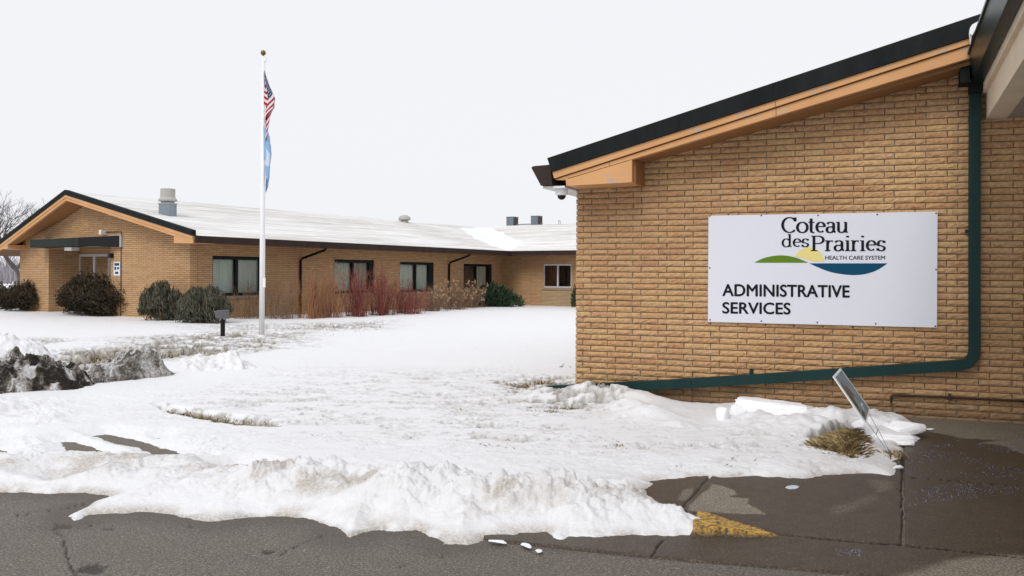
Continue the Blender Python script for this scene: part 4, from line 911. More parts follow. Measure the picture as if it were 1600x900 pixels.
mb = MB(); rake(mb, .168, .27, OV - .08, OV + .025, LT_ - .02, RE[0] + .02); rake(mb, .272, .37, OV - .09, OV, LT_ - .02, RE[0] + .02)
mb.prism(G, [(-1.12, 2.392), (-.13, 2.41), (-.13, ztr(-.13) - .375), (-1.12, ztr(-1.12) - .375 if ztr(-1.12) - .375 > 2.40 else 2.41)], -.1, OV - .005)
mb.prism(G, [(10.6, 2.345), (LT_ - .02, 2.32), (LT_ - .02, 2.40), (10.6, ztr(10.6) - .375)], -.1, OV - .005); mb.build('fascia', M['orange'], fb)
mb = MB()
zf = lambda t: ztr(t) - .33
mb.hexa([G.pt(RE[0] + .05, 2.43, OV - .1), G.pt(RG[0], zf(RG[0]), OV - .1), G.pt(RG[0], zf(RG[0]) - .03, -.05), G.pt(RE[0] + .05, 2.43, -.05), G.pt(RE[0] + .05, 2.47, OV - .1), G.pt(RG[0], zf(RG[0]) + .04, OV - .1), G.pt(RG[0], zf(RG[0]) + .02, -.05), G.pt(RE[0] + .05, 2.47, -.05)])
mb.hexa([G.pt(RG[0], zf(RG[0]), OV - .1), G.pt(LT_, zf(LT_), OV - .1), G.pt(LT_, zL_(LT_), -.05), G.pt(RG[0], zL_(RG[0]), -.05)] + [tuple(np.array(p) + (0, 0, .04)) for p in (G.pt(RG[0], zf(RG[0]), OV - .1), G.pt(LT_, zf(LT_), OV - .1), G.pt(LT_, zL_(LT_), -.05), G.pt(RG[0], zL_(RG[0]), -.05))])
mb.build('soffit', M['orange_shaded'], fb)
aL3 = np.array([L.d[0], L.d[1], 0]); RGp, REp, LEp = [np.array(G.pt(t, ztr(t) - q_, OV - .02)) for t, q_ in ((RG[0], .04), (RE[0], .155), (LT_, .10))]
eo = float((REp[:2] - L.O) @ L.n)                           # eave overhang of the long wall
# wing eave line at same height and overhang
eave_end = L.pt(LT, 0, eo)
wo = 1.0
def isect(p, d, W_, o):                                     # along d from p to plane o of W_
    return p + d * ((o - (p[:2] - W_.O) @ W_.n) / (d[:2] @ W_.n))
far_e = isect(REp, aL3, Wg, wo)                             # inner corner of the eaves
LEN = float((far_e - REp) @ aL3)
bk = -np.array([Wg.n[0], Wg.n[1], 0]); wd3 = np.array([Wg.d[0], Wg.d[1], 0])
h_r = RGp[2] - REp[2]
BACK = LEN + 16
uvR = lambda p: (float(np.array(p)[:2] @ L.d), float(np.array(p)[:2] @ L.n))
mb = MB()
mb.quad(REp, REp + aL3 * BACK, RGp + aL3 * BACK, RGp); mb.quad(RGp, RGp + aL3 * BACK, LEp + aL3 * BACK, LEp)
dn = np.array([0, 0, .15]); mb.quad(REp - dn, RGp - dn, RGp + aL3 * BACK - dn, REp + aL3 * BACK - dn, 1); mb.quad(RGp - dn, LEp - dn, LEp + aL3 * BACK - dn, RGp + aL3 * BACK - dn, 1)
rf = mb.build('roof', [M['roof'], M['orange_shaded']], fb, uvf=uvR)
Wr = 7.0; e0 = far_e - wd3 * 7; e1 = far_e + wd3 * 32; up3 = np.array([0, 0, h_r * .985])
mb = MB(); mb.quad(e0, e1, e1 + bk * Wr + up3, e0 + bk * Wr + up3); mb.quad(e0 + bk * Wr + up3, e1 + bk * Wr + up3, e1 + bk * 2 * Wr, e0 + bk * 2 * Wr)
mb.build('wing_roof', M['roof'], fb, uvf=lambda p: (float(np.array(p)[:2] @ Wg.d), float(np.array(p)[:2] @ Wg.n)))
# gutters and eave soffits
def gut(p, q, n, name):
    mb = MB(); p, q, n = np.array(p), np.array(q), np.array([n[0], n[1], 0])
    zz = lambda a, z: [a[0], a[1], a[2] + z]
    mb.hexa([zz(p, -.225), zz(q, -.225), zz(q + n * .09, -.225), zz(p + n * .09, -.225), zz(p, -.012), zz(q, -.012), zz(q + n * .13, -.012), zz(p + n * .13, -.012)]); return mb.build(name, M['brown_gutter'], fb)
gut(REp + aL3 * .03, far_e, L.n, 'gutter'); gut(far_e - wd3 * .0, e1, Wg.n, 'gutter')
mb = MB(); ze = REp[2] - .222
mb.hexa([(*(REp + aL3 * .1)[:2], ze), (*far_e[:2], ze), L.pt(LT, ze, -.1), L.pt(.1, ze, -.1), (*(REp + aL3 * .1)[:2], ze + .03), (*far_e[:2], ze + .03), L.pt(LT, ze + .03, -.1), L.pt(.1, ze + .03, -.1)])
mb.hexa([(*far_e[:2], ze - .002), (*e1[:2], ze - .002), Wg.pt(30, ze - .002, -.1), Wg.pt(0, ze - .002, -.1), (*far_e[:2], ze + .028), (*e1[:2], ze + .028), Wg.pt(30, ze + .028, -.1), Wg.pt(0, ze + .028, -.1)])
mb.build('eave_soffit', M['orange_shaded'], fb)
# downspouts
for ub, vb, ut, vt in ((470, 405, 497, 389), (702, 411, 727, 401)):
    tb, zb = L.px(ub, vb, .06); pt0 = L.pt(tb + .25, ze + .02, eo - .05); mb = MB()
    P = [L.pt(tb, -.15, .06), L.pt(tb, zb - .03, .06), L.pt(tb + .02, zb + .02, .09), tuple(np.array(L.pt(tb + .30, 2.34, eo - .10))), tuple(np.array(L.pt(tb + .30, ze + .01, eo - .08)))]
    mb.tube(P, .046, 8); mb.build('downspout', M['brown_pipe'], fb, smooth=True)
# entrance canopy, door, light, fittings
cT0, cT1 = G.px(47, 380, .6)[0], G.px(186, 376, .6)[0]
tK = 5.7; tE = G.px(186, 376, .10)[0]; zKb = G.px(122, 384, .6)[1]; zKt = G.px(122, 371, .6)[1]; zE0, zE1 = G.px(186, 386, .10)[1], G.px(186, 368, .10)[1]
mb = MB(); mb.hexa([G.pt(tK, zKb, .6), G.pt(cT0, 2.375, .6), G.pt(cT0, 2.375, .0), G.pt(tK, zKb, .0), G.pt(tK, zKt, .6), G.pt(cT0, 2.675, .6), G.pt(cT0, 2.675, .0), G.pt(tK, zKt, .0)]); cn = mb.build('canopy', M['canopy'], fb)
mb = MB(); mb.hexa([G.pt(tE, zE0, .10), G.pt(tK - .001, zKb, .6), G.pt(tK - .001, zKb, .0), G.pt(tE, zE0, .0), G.pt(tE, zE1, .10), G.pt(tK - .001, zKt, .6), G.pt(tK - .001, zKt, .0), G.pt(tE, zE1, .0)]); mb.build('shaded_side_panel', M['black'], cn)  # canopy side facing away; its shade is painted as black
mb = MB(); mb.prism(G, [(tE - .07, zE1 + .003), (tK, zKt + .003), (cT0, 2.678), (cT0, 2.70), (tK, zKt + .03), (tE - .07, zE1 + .04)], .0, .08); mb.wbox(G, tE - .09, tE - .004, zE0, zE1, 0, .09); mb.build('flashing', M['pale_metal'], fb)
mb = MB(); pL = G.px(112, 387, .25); mb.wbox(G, pL[0] - .25, pL[0] + .22, 2.25, 2.37, .1, .4); mb.build('porch_light', M['white_soffit'], fb)
dt0, dt1 = G.px(173, 420, -RD + .02)[0], G.px(123, 420, -RD + .02)[0]; dz = G.px(140, 397, -RD)[1]
mb = MB()
for a, b, c, d in ((dt0, dt0 + .12, -.1, dz), (dt1 - .12, dt1, -.1, dz), (dt0 + .12, dt1 - .12, dz - .10, dz), (dt0 + 1.02, dt0 + 1.16, -.1, dz - .1), (dt0 + .12, dt0 + 1.02, .95, 1.05), (dt0 + .12, dt1 - .12, -.1, .12)): mb.wbox(G, a, b, c, d, -RD + .002, -RD + .06)
dr = mb.build('door', M['grey_frame'], fb)
mb = MB(); mb.quad(G.pt(dt0 + .1, .1, -RD + .03), G.pt(dt1 - .1, .1, -RD + .03), G.pt(dt1 - .1, dz - .1, -RD + .03), G.pt(dt0 + .1, dz - .1, -RD + .03)); mb.build('pane', M['glass'], dr)
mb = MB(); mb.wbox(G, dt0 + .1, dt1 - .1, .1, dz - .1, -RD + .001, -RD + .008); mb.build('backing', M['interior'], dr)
mb = MB(); mb.wbox(G, dt1 - .75, dt1 - .68, 1.0, 1.25, -RD + .04, -RD + .09); mb.build('handle', M['galv'], dr)
mb = MB(); ct, cz = G.px(160, 363, .1); mb.wbox(G, ct - .11, ct + .02, cz - .08, cz + .08, .0, .22); mb.build('wall_light', M['white_soffit'], fb)
mb = MB(); t1 = G.px(189, 420, .02)[0]; mb.tube([G.pt(ct, cz, .02), G.pt(t1, cz, .02), G.pt(t1, -.1, .02)], .014, 5); mb.build('conduit', M['brown_pipe'], fb)
mb = MB(); lt = G.px(175, 400, .03)[0]; mb.wbox(G, lt - .07, lt + .09, 1.98, 2.14, 0, .14); mb.build('lantern', M['black'], fb)
st_, sz_ = G.px(182, 420, .03)
sg = thing('notice_sign', G.pt(st_, sz_ - .25, .03), 'small white and blue notice on the brick beside the far entrance', 'sign')
mb = MB(); mb.wbox(G, st_ - .2, st_ + .2, sz_ - .24, sz_ + .24, .004, .02); mb.build('panel', M['sign_white'], sg)
mb = MB()
for a, b, c, d in ((-.15, .15, .11, .2), (-.15, -.02, -.02, .06), (.03, .15, -.04, .07), (-.1, .1, -.18, -.10)): mb.wbox(G, st_ + a, st_ + b, sz_ + c, sz_ + d, .02, .0225)
mb.build('lettering', M['lake_blue'], sg)
# roof furniture
def roofz(p):                                               # height of the right slope under a point
    q = float((np.array(p[:2]) - L.O) @ L.n); return REp[2] + (eo - q) / (eo - float((RGp[:2] - L.O) @ L.n)) * h_r
def roof_at(u, v):                                          # where a ray meets the right slope
    d = ray(u, v); lo, hi = 25., 75.
    for _ in range(60):
        mid = (lo + hi) / 2; p = np.array([0, 0, EYE]) + d * mid
        if p[2] > roofz(p): lo = mid
        else: hi = mid
    return p
p = roof_at(262, 336); s_ = p[1] / F; ang = math.atan2(L.d[1], L.d[0])
vent = MB(); vent.box((p[0], p[1], p[2] - .15), 19 * s_, 19 * s_, 17 * s_ + .15, 0, ang + .25); vent.box((p[0], p[1], p[2] + 17 * s_), 21 * s_, 21 * s_, 1.6 * s_, 1, ang + .25)
vent.lathe((p[0], p[1], p[2] + 18 * s_), [(10 * s_, 0), (10 * s_, 5 * s_)], 20, 0)
vent.lathe((p[0], p[1], p[2] + 21.5 * s_), [(14 * s_, 0), (14.5 * s_, 2 * s_), (11.2 * s_, 6 * s_), (11.2 * s_, 19 * s_), (10.2 * s_, 19.6 * s_)], 24, 1)
vent.build('chimney', [M['galv'], M['pale_metal']], rf)
p = roof_at(632, 347); s_ = p[1] / F; mb = MB(); mb.lathe((p[0], p[1], p[2] - .1), [(6 * s_, 0), (6 * s_, .1 + 3 * s_)], 16); mb.lathe((p[0], p[1], p[2] + 3 * s_), [(9 * s_, 0), (9.6 * s_, 2.5 * s_), (8 * s_, 5.5 * s_), (4.5 * s_, 7.5 * s_), (.5 * s_, 8 * s_)], 18); mb.build('roof_vent', M['pale_metal'], rf, smooth=True)
ridgeY = None
pr = far_e + bk * Wr + up3
for i, (u0, u1, vt, lab) in enumerate(((791, 810, 340, 'left grey air conditioner box standing on the far wing ridge'), (829, 848, 338.5, 'right grey air conditioner box standing on the far wing ridge'))):
    q0 = Wg.px(u0, 350, -Wr + wo - .6); q1_ = Wg.px(u1, 350, -Wr + wo - .6); zt = Wg.px(u0, vt, -Wr + wo - .6)[1]; zb = pr[2] - .10; base = Wg.pt((q0[0] + q1_[0]) / 2, zb, -Wr + wo - .6)
    ac = thing('air_conditioner', base, lab, 'air conditioner', 'air conditioners on the far roof')
    wx_ = (q1_[0] - q0[0]) * .42; mb = MB(); mb.box(base, wx_ * 1.35, wx_ * 1.35, zt - zb, 0, -.62); mb.box((base[0], base[1], zt), wx_ * 1.42, wx_ * 1.42, .03, 0, -.62); mb.build('casing', M['ac_grey'], ac)
    C_, S__ = math.cos(-.62), math.sin(-.62); mb = MB(); hx = wx_ * 1.35 / 2
    mb.add([(base[0] + C_ * (hx + .004) - S__ * y, base[1] + S__ * (hx + .004) + C_ * y, z) for y, z in ((-hx * .92, zb + .05), (hx * .92, zb + .05), (hx * .92, zt - .03), (-hx * .92, zt - .03))], [(0, 1, 2, 3)]); mb.build('coil', M['ac_brown'], ac)
mb = MB(); q0 = Wg.px(800, 352, -Wr + wo - .6); q1_ = Wg.px(848, 352, -Wr + wo - .6); b0 = Wg.pt(q0[0], pr[2] - .1, -Wr + wo - .6); b1 = Wg.pt(q1_[0], pr[2] - .1, -Wr + wo - .6)
mb.tube([tuple(np.array(b0) + (0, 0, .19)), tuple(np.array(b1) + (0, 0, .19))], .035, 6); tag(mb.build('duct', M['galv']), 'thin metal duct joining the two air conditioner boxes', 'duct')
mb = MB(); P = [Wg.pt(Wg.px(u, 350, -Wr + wo)[0], Wg.px(u, v, -Wr + wo)[1], -Wr + wo) for u, v in ((873, 354), (873, 344), (875, 344.5), (876, 354))]; mb.tube(P, .02, 5); mb.tube([Wg.pt(Wg.px(u, 350, -Wr + wo)[0], Wg.px(u, 351.5, -Wr + wo)[1], -Wr + wo) for u in (868, 884)], .02, 5)
tag(mb.build('roof_pipe', M['galv']), 'thin bent metal pipe standing on the far wing ridge', 'pipe')
# drift in the valley between the two roofs
P0 = [roof_at(u, v)[:2] for u, v in ((722, 358), (750, 356), (790, 367), (815, 380), (822, 392), (785, 397), (760, 385))]
n = 60; xs_, ys_ = np.meshgrid(np.linspace(min(p[0] for p in P0) - 3, max(p[0] for p in P0) + 3.5, n), np.linspace(min(p[1] for p in P0) - 1.5, max(p[1] for p in P0) + 2, n), indexing='ij')
qn = (xs_ - L.O[0]) * L.n[0] + (ys_ - L.O[1]) * L.n[1]; zm = REp[2] + (eo - qn) / (eo - float((RGp[:2] - L.O) @ L.n)) * h_r
qw = (xs_ - Wg.O[0]) * Wg.n[0] + (ys_ - Wg.O[1]) * Wg.n[1]; zw = far_e[2] + (wo - qw) / Wr * up3[2]
val = np.abs(zm - zw); up_ = np.maximum(zm, zw)
cov = sst(.50, .12, val + .30 * (fbm(xs_ * .9, ys_ * .9, 201, 4) - .5)) * (np.minimum(zm, zw) > far_e[2] + .02) * sst(RGp[2] - .02, RGp[2] - .35, up_)
o = grid_obj('roof_snow', xs_, ys_, up_ - .03 + .11 * cov, M['snow'], {'dirt': xs_ * 0, 'turf': xs_ * 0}, keep=cov > .2); tag(o, 'bright white snow drift lying in the valley of the far roof', 'snow drift')

# ================================================================== FLAGPOLE, FLAGS, GROUND LAMP
pb = gnd(409, 527, -.03); zt = at(410, 88, pb[1])[2]
fp = thing('flagpole', pb, 'tall white flagpole with a brass ball top in the snowy lawn', 'flagpole')
mb = MB(); mb.tube([(pb[0], pb[1], pb[2] - .1), (pb[0], pb[1], 2.5), (pb[0] - .005, pb[1], zt)], [.062, .058, .032], 14); pole = mb.build('pole', M['white_paint'], fp, smooth=True)
mb = MB(); mb.lathe((pb[0] - .005, pb[1], zt - .01), [(.015, 0), (.018, .03), (.045, .045), (.062, .08), (.062, .10), (.045, .14), (.01, .155)], 14); mb.build('finial', M['brass'], fp, smooth=True)
mb = MB(); mb.box((pb[0] + .06, pb[1] - .03, 1.15), .05, .04, .22); mb.build('cleat', M['white_paint'], pole)
mb = MB(); mb.box((pb[0] + .045, pb[1], zt - .12), .05, .05, .09); mb.build('pulley', M['white_paint'], pole)
mb = MB(); mb.tube([(pb[0] + .07, pb[1] - .03, 1.3), (pb[0] + .066, pb[1] - .02, 3.5), (pb[0] + .05, pb[1], zt - .1)], .006, 4); mb.build('halyard', M['white_paint'], pole)
mb = MB(); mb.tube([(pb[0], pb[1], pb[2] - .05), (pb[0], pb[1], pb[2] + .05)], [.10, .075], 12); mb.build('base_collar', M['white_paint'], pole)
m = mat('striped_flag_cloth', (.5, .05, .06), .85, .15); k = N(m); tc = k.n('ShaderNodeTexCoord'); sx = k.n('ShaderNodeSeparateXYZ'); k.l(tc.outputs['UV'], sx.inputs[0])
stripe = k.math('GREATER_THAN', k.math('FRACT', k.math('MULTIPLY', sx.outputs[1], 6.5)), .5)
cs = k.mix(stripe, (.36, .022, .040), (.66, .63, .64))
vor = k.n('ShaderNodeTexVoronoi'); mpv = k.n('ShaderNodeMapping'); mpv.inputs['Scale'].default_value = (22, 15, 1); k.l(tc.outputs['UV'], mpv.inputs[0]); k.l(mpv.outputs[0], vor.inputs['Vector']); vor.inputs['Scale'].default_value = 1; vor.inputs['Randomness'].default_value = .2
star = k.math('LESS_THAN', vor.outputs['Distance'], .24)
canton = k.math('MULTIPLY', k.math('LESS_THAN', sx.outputs[0], .42), k.math('GREATER_THAN', sx.outputs[1], .46))
k.color(k.mix(canton, cs, k.mix(star, (.035, .05, .13), (.62, .64, .68)))); M['flag'] = m
m = mat('blue_flag_cloth', (.10, .30, .62), .85, .15); k = N(m); tc = k.n('ShaderNodeTexCoord'); sx = k.n('ShaderNodeSeparateXYZ'); k.l(tc.outputs['UV'], sx.inputs[0])
dd = k.math('SQRT', k.math('ADD', k.math('POWER', k.math('SUBTRACT', sx.outputs[0], .52), 2), k.math('POWER', k.math('SUBTRACT', sx.outputs[1], .55), 2)))
k.color(k.mix(k.math('LESS_THAN', dd, .24), (.24, .41, .64), (.52, .60, .74))); M['flag_blue'] = m
def limp(name, v0, v1, outline, seed, m, label, u0=411.5):
    """cloth hanging from its hoist: fly gathered into folds; u=along the fly, v=along the hoist"""
    nu, nv = 44, 40; mb = MB(); V = []; uv = []; sc = pb[1] / F; r_ = random.Random(seed); A = r_.uniform(0, 6)
    H = v1 - v0
    for i in range(nv + 1):
        b = i / nv
        for j in range(nu + 1):
            a = j / nu
            drop = a ** 1.15 * (1 - b * .0) * outline[0] * (1 - .75 * b)
            vv = v0 + b * (H * .62) + drop * 1.0
            vv = v0 + (b * .55 + a * (1 - b) * .40 + a * b * .62) * H
            wmax = 1.22 * float(np.interp((vv - v0) / H, *outline[1]))
            fold = .5 - .5 * math.cos(a * 3.2 * math.pi + A * .3 + b * 1.2)
            x = wmax * (.15 + .85 * fold) * min(1, a * 5 + .05)
            dep = .10 * math.sin(a * 3.2 * math.pi + A + b) * min(1, a * 4) + .05 * a
            P = at(u0 + x, vv, pb[1]); V.append((P[0], P[1] + dep - .03, P[2])); uv.append((a, 1 - b))
    W_ = nu + 1; mb.add(V, [(i * W_ + j, i * W_ + j + 1, (i + 1) * W_ + j + 1, (i + 1) * W_ + j) for i in range(nv) for j in range(nu)])
    ix = {}
    o = mb.build(name, M[m], smooth=True); me = o.data; ul = me.uv_layers.new(name='UVMap'); vi = np.empty(len(me.loops), np.int32); me.loops.foreach_get('vertex_index', vi); ul.data.foreach_set('uv', np.array(uv, np.float32)[vi].ravel())
    return tag(o, label, 'flag', 'flags hanging on the flagpole')
limp('flag', 103, 210, (.4, ([0, .1, .3, .48, .62, .72, .85, 1], [1.5, 3, 9, 16, 15, 10, 8, 6])), 3, 'flag', 'limp red white and blue striped flag at the top of the flagpole')
limp('flag', 196, 287, (.4, ([0, .2, .5, .7, .9, 1], [4, 9, 11, 9, 8.5, 7])), 5, 'flag_blue', 'limp pale blue flag hanging below the striped flag')
lb = gnd(348, 527, -.03); gl_ = thing('floodlight', lb, 'low black post floodlight with grey head in snow left of the flagpole', 'floodlight'); s_ = lb[1] / F
mb = MB(); mb.tube([(lb[0], lb[1], lb[2] - .1), (lb[0], lb[1], lb[2] + 28 * s_)], 3.6 * s_, 12); mb.build('post', M['black'], gl_, smooth=False)
mb = MB(); zc = lb[2] + 28 * s_; w_ = 13 * s_
mb.hexa([(lb[0] - .15, lb[1] - .06, zc + .03), (lb[0] + .12, lb[1] - .06, zc + .02), (lb[0] + .12, lb[1] + .10, zc + .02), (lb[0] - .15, lb[1] + .10, zc + .03), (lb[0] - .19, lb[1] - .08, zc + .20), (lb[0] + .12, lb[1] - .08, zc + .22), (lb[0] + .12, lb[1] + .12, zc + .22), (lb[0] - .19, lb[1] + .12, zc + .20)])
mb.tube([(lb[0], lb[1], zc - .01), (lb[0], lb[1], zc + .05)], .02, 6); mb.build('lamp_head', M['lamp_grey'], gl_, bevel=.015)

# ================================================================== SHRUBS
def sprig(mb, p, d, ln, wd):
    d = Vector(d).normalized(); a = d.cross(Vector((random.gauss(0, 1), random.gauss(0, 1), random.gauss(0, 1)))); a = a.normalized() * wd if a.length > 1e-4 else Vector((wd, 0, 0))
    p = Vector(p); mb.add([p - a * .6, p + a * .6, p + d * ln * .55 + a, p + d * ln, p + d * ln * .55 - a], [(0, 1, 2, 3, 4)])
def bush(name, c, rx, ry, hz, n, ln, wd, m, label, up=.3, seed=1, lobes=None, part='foliage', rz=.0, group=None, vert=0.0):
    random.seed(seed); root = thing(name, c, label, 'shrub', group); mb = MB(); core = MB(); C_, S_ = math.cos(rz), math.sin(rz)
    lobes = lobes or [(0, 0, 0, 1)]
    for lx, ly, lz, ls in lobes:
        ph = [random.uniform(0, 6.28) for _ in range(8)]
        for _ in range(int(n * ls)):
            a = random.uniform(0, 2 * math.pi); ct = random.uniform(-.25, 1); s2 = math.sqrt(1 - ct * ct)
            rr = (random.random() ** .28) * (1 + .10 * math.sin(3 * a + ph[0] + 4 * ct) + .09 * math.sin(7 * a + ph[1] - 5 * ct) + .07 * math.sin(13 * a + ph[2] + 11 * ct) + random.gauss(0, .035))
            x, y, z = rr * s2 * math.cos(a) * rx * ls, rr * s2 * math.sin(a) * ry * ls, max(.02, (.22 + .78 * rr * ct) * hz * ls if ct > -.2 else .05)
            x, y = x + lx, y + ly; X, Y = x * C_ - y * S_, x * S_ + y * C_
            sprig(mb, (c[0] + X, c[1] + Y, c[2] + z + lz), (s2 * math.cos(a) * (1 - vert) + random.gauss(0, .35), s2 * math.sin(a) * (1 - vert) + random.gauss(0, .35), ct * .7 + up + vert + random.gauss(0, .2)), ln * random.uniform(.5, 1.3), wd * random.uniform(.6, 1.3))
        for _ in range(9):
            a = random.uniform(0, 6.28); X, Y = lx + math.cos(a) * rx * ls * .5, ly + math.sin(a) * ry * ls * .5
            core.tube([(c[0], c[1], c[2] - .05), (c[0] + (X * C_ - Y * S_) * .6, c[1] + (X * S_ + Y * C_) * .6, c[2] + hz * ls * .35), (c[0] + X * C_ - Y * S_, c[1] + X * S_ + Y * C_, c[2] + lz + hz * ls * .75)], [.03, .02, .008], 5)
    mb.build(part, M[m], root); core.build('stem', M['dry_stem'], root); return root
def clumps(n, rx, ry, hz, s0, s1, lift, seed):
    q = random.Random(seed); out = []
    for i in range(n):
        a = q.uniform(0, 6.28); d = math.sqrt(q.random()); sc_ = q.uniform(s0, s1)
        out.append((math.cos(a) * d * rx * (1 - sc_ * .8), math.sin(a) * d * ry * (1 - sc_ * .8), hz * q.uniform(0, lift) * (1 - .55 * d * d), sc_))
    return out
def pxb(u, v, z=-.06): return gnd(u, v, z)
angG = math.atan2(G.d[1], G.d[0])
b = pxb(153, 493, -.08); s_ = b[1] / F
bush('yew_shrub', b, 92 * s_, 1.1, 71 * s_ * .98, 3400, .12, .014, 'yew', 'large dark rounded yew bush in front of the far entrance', .25, 11, rz=angG, lobes=[(0, 0, -.08, .9)] + clumps(26, 94 * s_, 1.1, 69 * s_, .34, .56, .52, 5))
b = pxb(44, 486.5, -.08); s_ = b[1] / F
bush('yew_shrub', b, 56 * s_, 1.0, 56 * s_, 3000, .12, .014, 'yew', 'dark yew bush at the left corner of the far gable wall', .3, 12, rz=angG, lobes=[(0, 0, -.06, .88)] + clumps(15, 56 * s_, 1.0, 56 * s_, .38, .6, .5, 6))
b = pxb(-18, 484, -.08); bush('yew_shrub', b, 30 * s_, .9, 46 * s_, 6500, .12, .014, 'yew', 'dark yew bush cut off by the left edge of the photo', .3, 13, rz=angG)
b = pxb(256, 500, -.05); s_ = b[1] / F
bush('juniper_shrub', b, 38 * s_, .7, 58 * s_, 1700, .13, .013, 'juniper', 'upright grey green juniper, taller left one of the pair by the corner', .5, 14, rz=angG, vert=.6, lobes=[(0, 0, -.1, .8)] + clumps(17, 42 * s_, .8, 60 * s_, .34, .5, .66, 8))
b = pxb(316, 504, -.05); s_ = b[1] / F
bush('juniper_shrub', b, 56 * s_, .7, 55 * s_, 2000, .13, .013, 'juniper', 'broad grey brown juniper, right one of the pair below the first window', .4, 15, rz=angG, vert=.5, lobes=[(0, 0, -.1, .82)] + clumps(22, 60 * s_, .8, 55 * s_, .32, .5, .62, 9))
b = pxb(774, 481.2, -.13); s_ = b[1] / F
bush('yew_shrub', b, 36 * s_, .8, 40 * s_, 900, .24, .026, 'evergreen', 'dark green spreading yew in the inner corner of the far building', .45, 16, lobes=[(0, 0, -.1, .7)] + clumps(14, 40 * s_, .8, 40 * s_, .35, .55, .5, 10))
b = pxb(905, 483, -.15); s_ = b[1] / F
bush('yew_shrub', b, 11 * s_, .5, 36 * s_, 1200, .18, .025, 'evergreen', 'narrow green shrub half hidden behind the near brick corner', .5, 17, vert=.4)

def stems(name, u, v, wpx, hpx, n, m, label, seed, spread=.5, group=None, heads=0, twig=3):
    random.seed(seed); b = gnd(u, v, -.10); s_ = b[1] / F; root = thing(name, b, label, 'shrub', group); mb = MB(); hd = MB(); H, Wd = hpx * s_ * 1.1, wpx * s_ / 2
    crowns = [(random.gauss(0, Wd * .42), random.gauss(0, .28)) for _c in range(14)]
    for _ in range(int(n * 1.35)):
        cx_, cy_ = random.choice(crowns); x0, y0 = cx_ + random.gauss(0, .09), cy_ + random.gauss(0, .07); x1 = x0 * (1 + spread * .5) + random.gauss(0, Wd * .42); y1 = y0 * 1.2 + random.gauss(0, .2)
        hh = H * random.choice((random.uniform(.3, .8), random.uniform(.55, 1.08))) * (1 - .18 * min(1, abs(x1) / Wd)); bx, by = b[0], b[1]
        P = [(bx + x0, by + y0, b[2] - .05), (bx + x0 + (x1 - x0) * .3, by + y0 + (y1 - y0) * .3, b[2] + hh * .4), (bx + x1, by + y1, b[2] + hh)]
        mb.tube(P, [.0085, .006, .003], 3, cap=False)
        if random.random() < .5:
            hh2 = H * random.uniform(.12, .3); mb.tube([P[0], (P[0][0] + random.gauss(0, .16), P[0][1] + random.gauss(0, .12), b[2] + hh2)], [.008, .003], 3, cap=False)
        for _t in range(twig):
            f = random.uniform(.3, .85); q = np.array(P[1]) * (1 - f) + np.array(P[2]) * f; mb.tube([q, q + np.array([random.gauss(0, .10), random.gauss(0, .08), random.uniform(.1, .34)])], [.0055, .0025], 3, cap=False)
        if heads and random.random() < heads:
            c = np.array(P[2])
            for _k in range(11): sprig(hd, c + rng.normal(0, .030, 3), rng.normal(0, 1, 3), .045, .016)
    if heads: mb.add(hd.v, hd.f, 1)
    mb.build('flowering_stems' if heads else 'stems', [M[m], M['flower_head']] if heads else M[m], root)
    return root
stems('twiggy_shrub', 392, 500, 40, 62, 34, 'dry_stem', 'thin bare brown shrub under the first window left of the flagpole', 30)
stems('twiggy_shrub', 442, 500, 46, 64, 50, 'dry_stem', 'thin brown twiggy shrub between the flagpole and the downspout', 31)
stems('dogwood_shrub', 484, 499, 40, 74, 85, 'tan_stem', 'orange tan dogwood thicket just right of the first brown downspout', 32)
stems('dogwood_shrub', 516, 498, 44, 84, 100, 'tan_stem', 'tall tan dogwood thicket at the left side of the second window', 33)
stems('dogwood_shrub', 556, 496, 46, 72, 95, 'red_stem', 'reddish dogwood thicket in front of the second window', 34)
stems('dogwood_shrub', 598, 494, 46, 76, 120, 'red_stem', 'dense red dogwood thicket between the second and third windows', 35)
stems('dogwood_shrub', 634, 492, 44, 52, 120, 'red_stem', 'low dark red dogwood thicket below the third window', 36, .9)
stems('hydrangea_shrub', 676, 488, 44, 36, 80, 'dry_stem', 'low hydrangea with few dried tan heads right of the third window', 37, .7, heads=.45)
stems('hydrangea_shrub', 706, 485, 48, 42, 100, 'dry_stem', 'hydrangea full of dried tan heads below the second downspout', 38, .8, heads=.6)
stems('hydrangea_shrub', 738, 482, 44, 38, 90, 'dry_stem', 'hydrangea with dried tan heads touching the dark green yew', 39, .8, heads=.6)

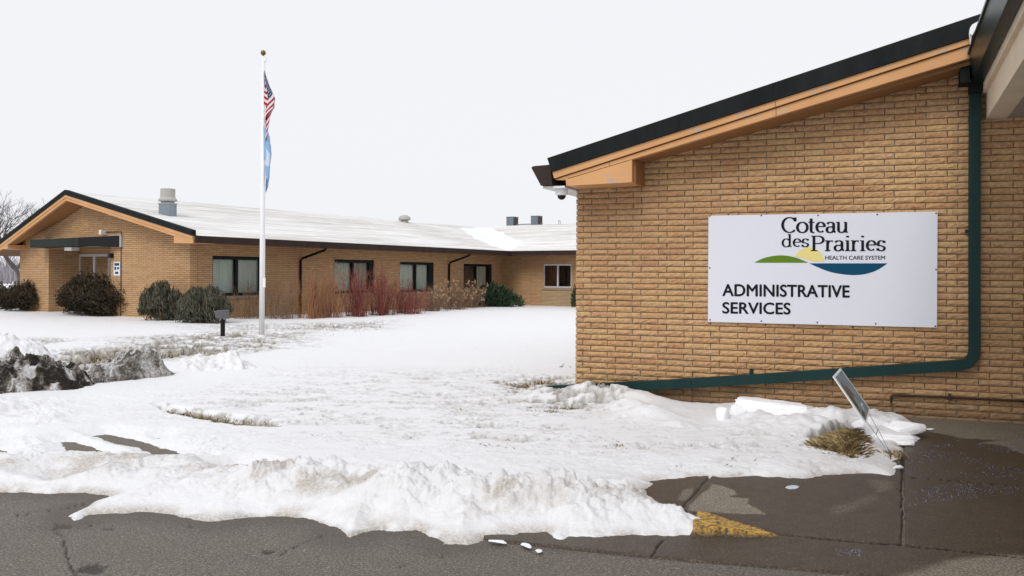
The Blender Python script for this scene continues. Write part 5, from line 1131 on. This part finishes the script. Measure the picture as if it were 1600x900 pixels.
# ================================================================== TREES beyond the far building
def tree(u, v, Y, hgt, m, label, seed, lean=0.0, depth=6, group='bare trees beyond the far building', r0=None, name='bare_tree', thin=1.0):
    random.seed(seed); b = at(u, v, Y); b[2] = -.3; root = thing(name, b, label, 'tree', group); tk = MB(); cw = MB()
    def grow(p, d, ln, r, k):
        p, d = Vector(p), Vector(d).normalized(); q = p; pts = [p]; rs = [r]
        for i in range(3):
            d = (d + Vector((random.gauss(0, .10), random.gauss(0, .10), .05))).normalized(); q = q + d * (ln / 3); pts.append(q); rs.append(r * (1 - .13 * (i + 1)))
        (tk if k == 0 else cw).tube(pts, rs, 6 if k < 2 else (4 if k < 4 else 3), cap=False)
        if k >= depth: return
        for _ in range(3 if k < 4 else random.choice((2, 3))):
            dd = d + Vector((random.gauss(0, .5), random.gauss(0, .5), random.gauss(.12, .28))); f = random.uniform(.55, 1)
            s0 = pts[2].lerp(pts[3], f) if random.random() < .5 else pts[3]
            grow(s0, dd, ln * random.uniform(.62, .86), max(r * .58, .007 * thin * Y / 60), k + 1)
    grow(b, (lean, .05, 1), hgt * .26, r0 or hgt * .022, 0)
    tk.build('trunk', M[m], root); cw.build('crown', M[m], root); return root
tree(36, 432, 66, 8.2, 'bark', 'leaning grey bare tree just left of the far gable roof', 41, -.34)
tree(-6, 436, 62, 7.6, 'bark', 'bare tree cut off by the left edge of the photo', 42, .05)
tree(66, 430, 76, 8.6, 'bark', 'bare tree mostly hidden behind the far gable roof', 43, .02)
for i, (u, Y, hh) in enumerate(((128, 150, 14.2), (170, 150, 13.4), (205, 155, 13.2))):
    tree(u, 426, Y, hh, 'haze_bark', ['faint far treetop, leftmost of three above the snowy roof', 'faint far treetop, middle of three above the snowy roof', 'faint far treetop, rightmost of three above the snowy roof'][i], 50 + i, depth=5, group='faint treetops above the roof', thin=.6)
mb = MB(); random.seed(77)
for _ in range(1500):
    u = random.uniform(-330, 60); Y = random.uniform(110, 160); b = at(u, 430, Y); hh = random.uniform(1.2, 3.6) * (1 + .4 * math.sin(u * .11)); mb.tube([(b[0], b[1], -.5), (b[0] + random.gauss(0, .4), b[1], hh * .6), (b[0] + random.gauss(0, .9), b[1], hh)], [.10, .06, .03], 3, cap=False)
tag(mb.build('distant_woods', M['woods_haze_bark']), kind='stuff')
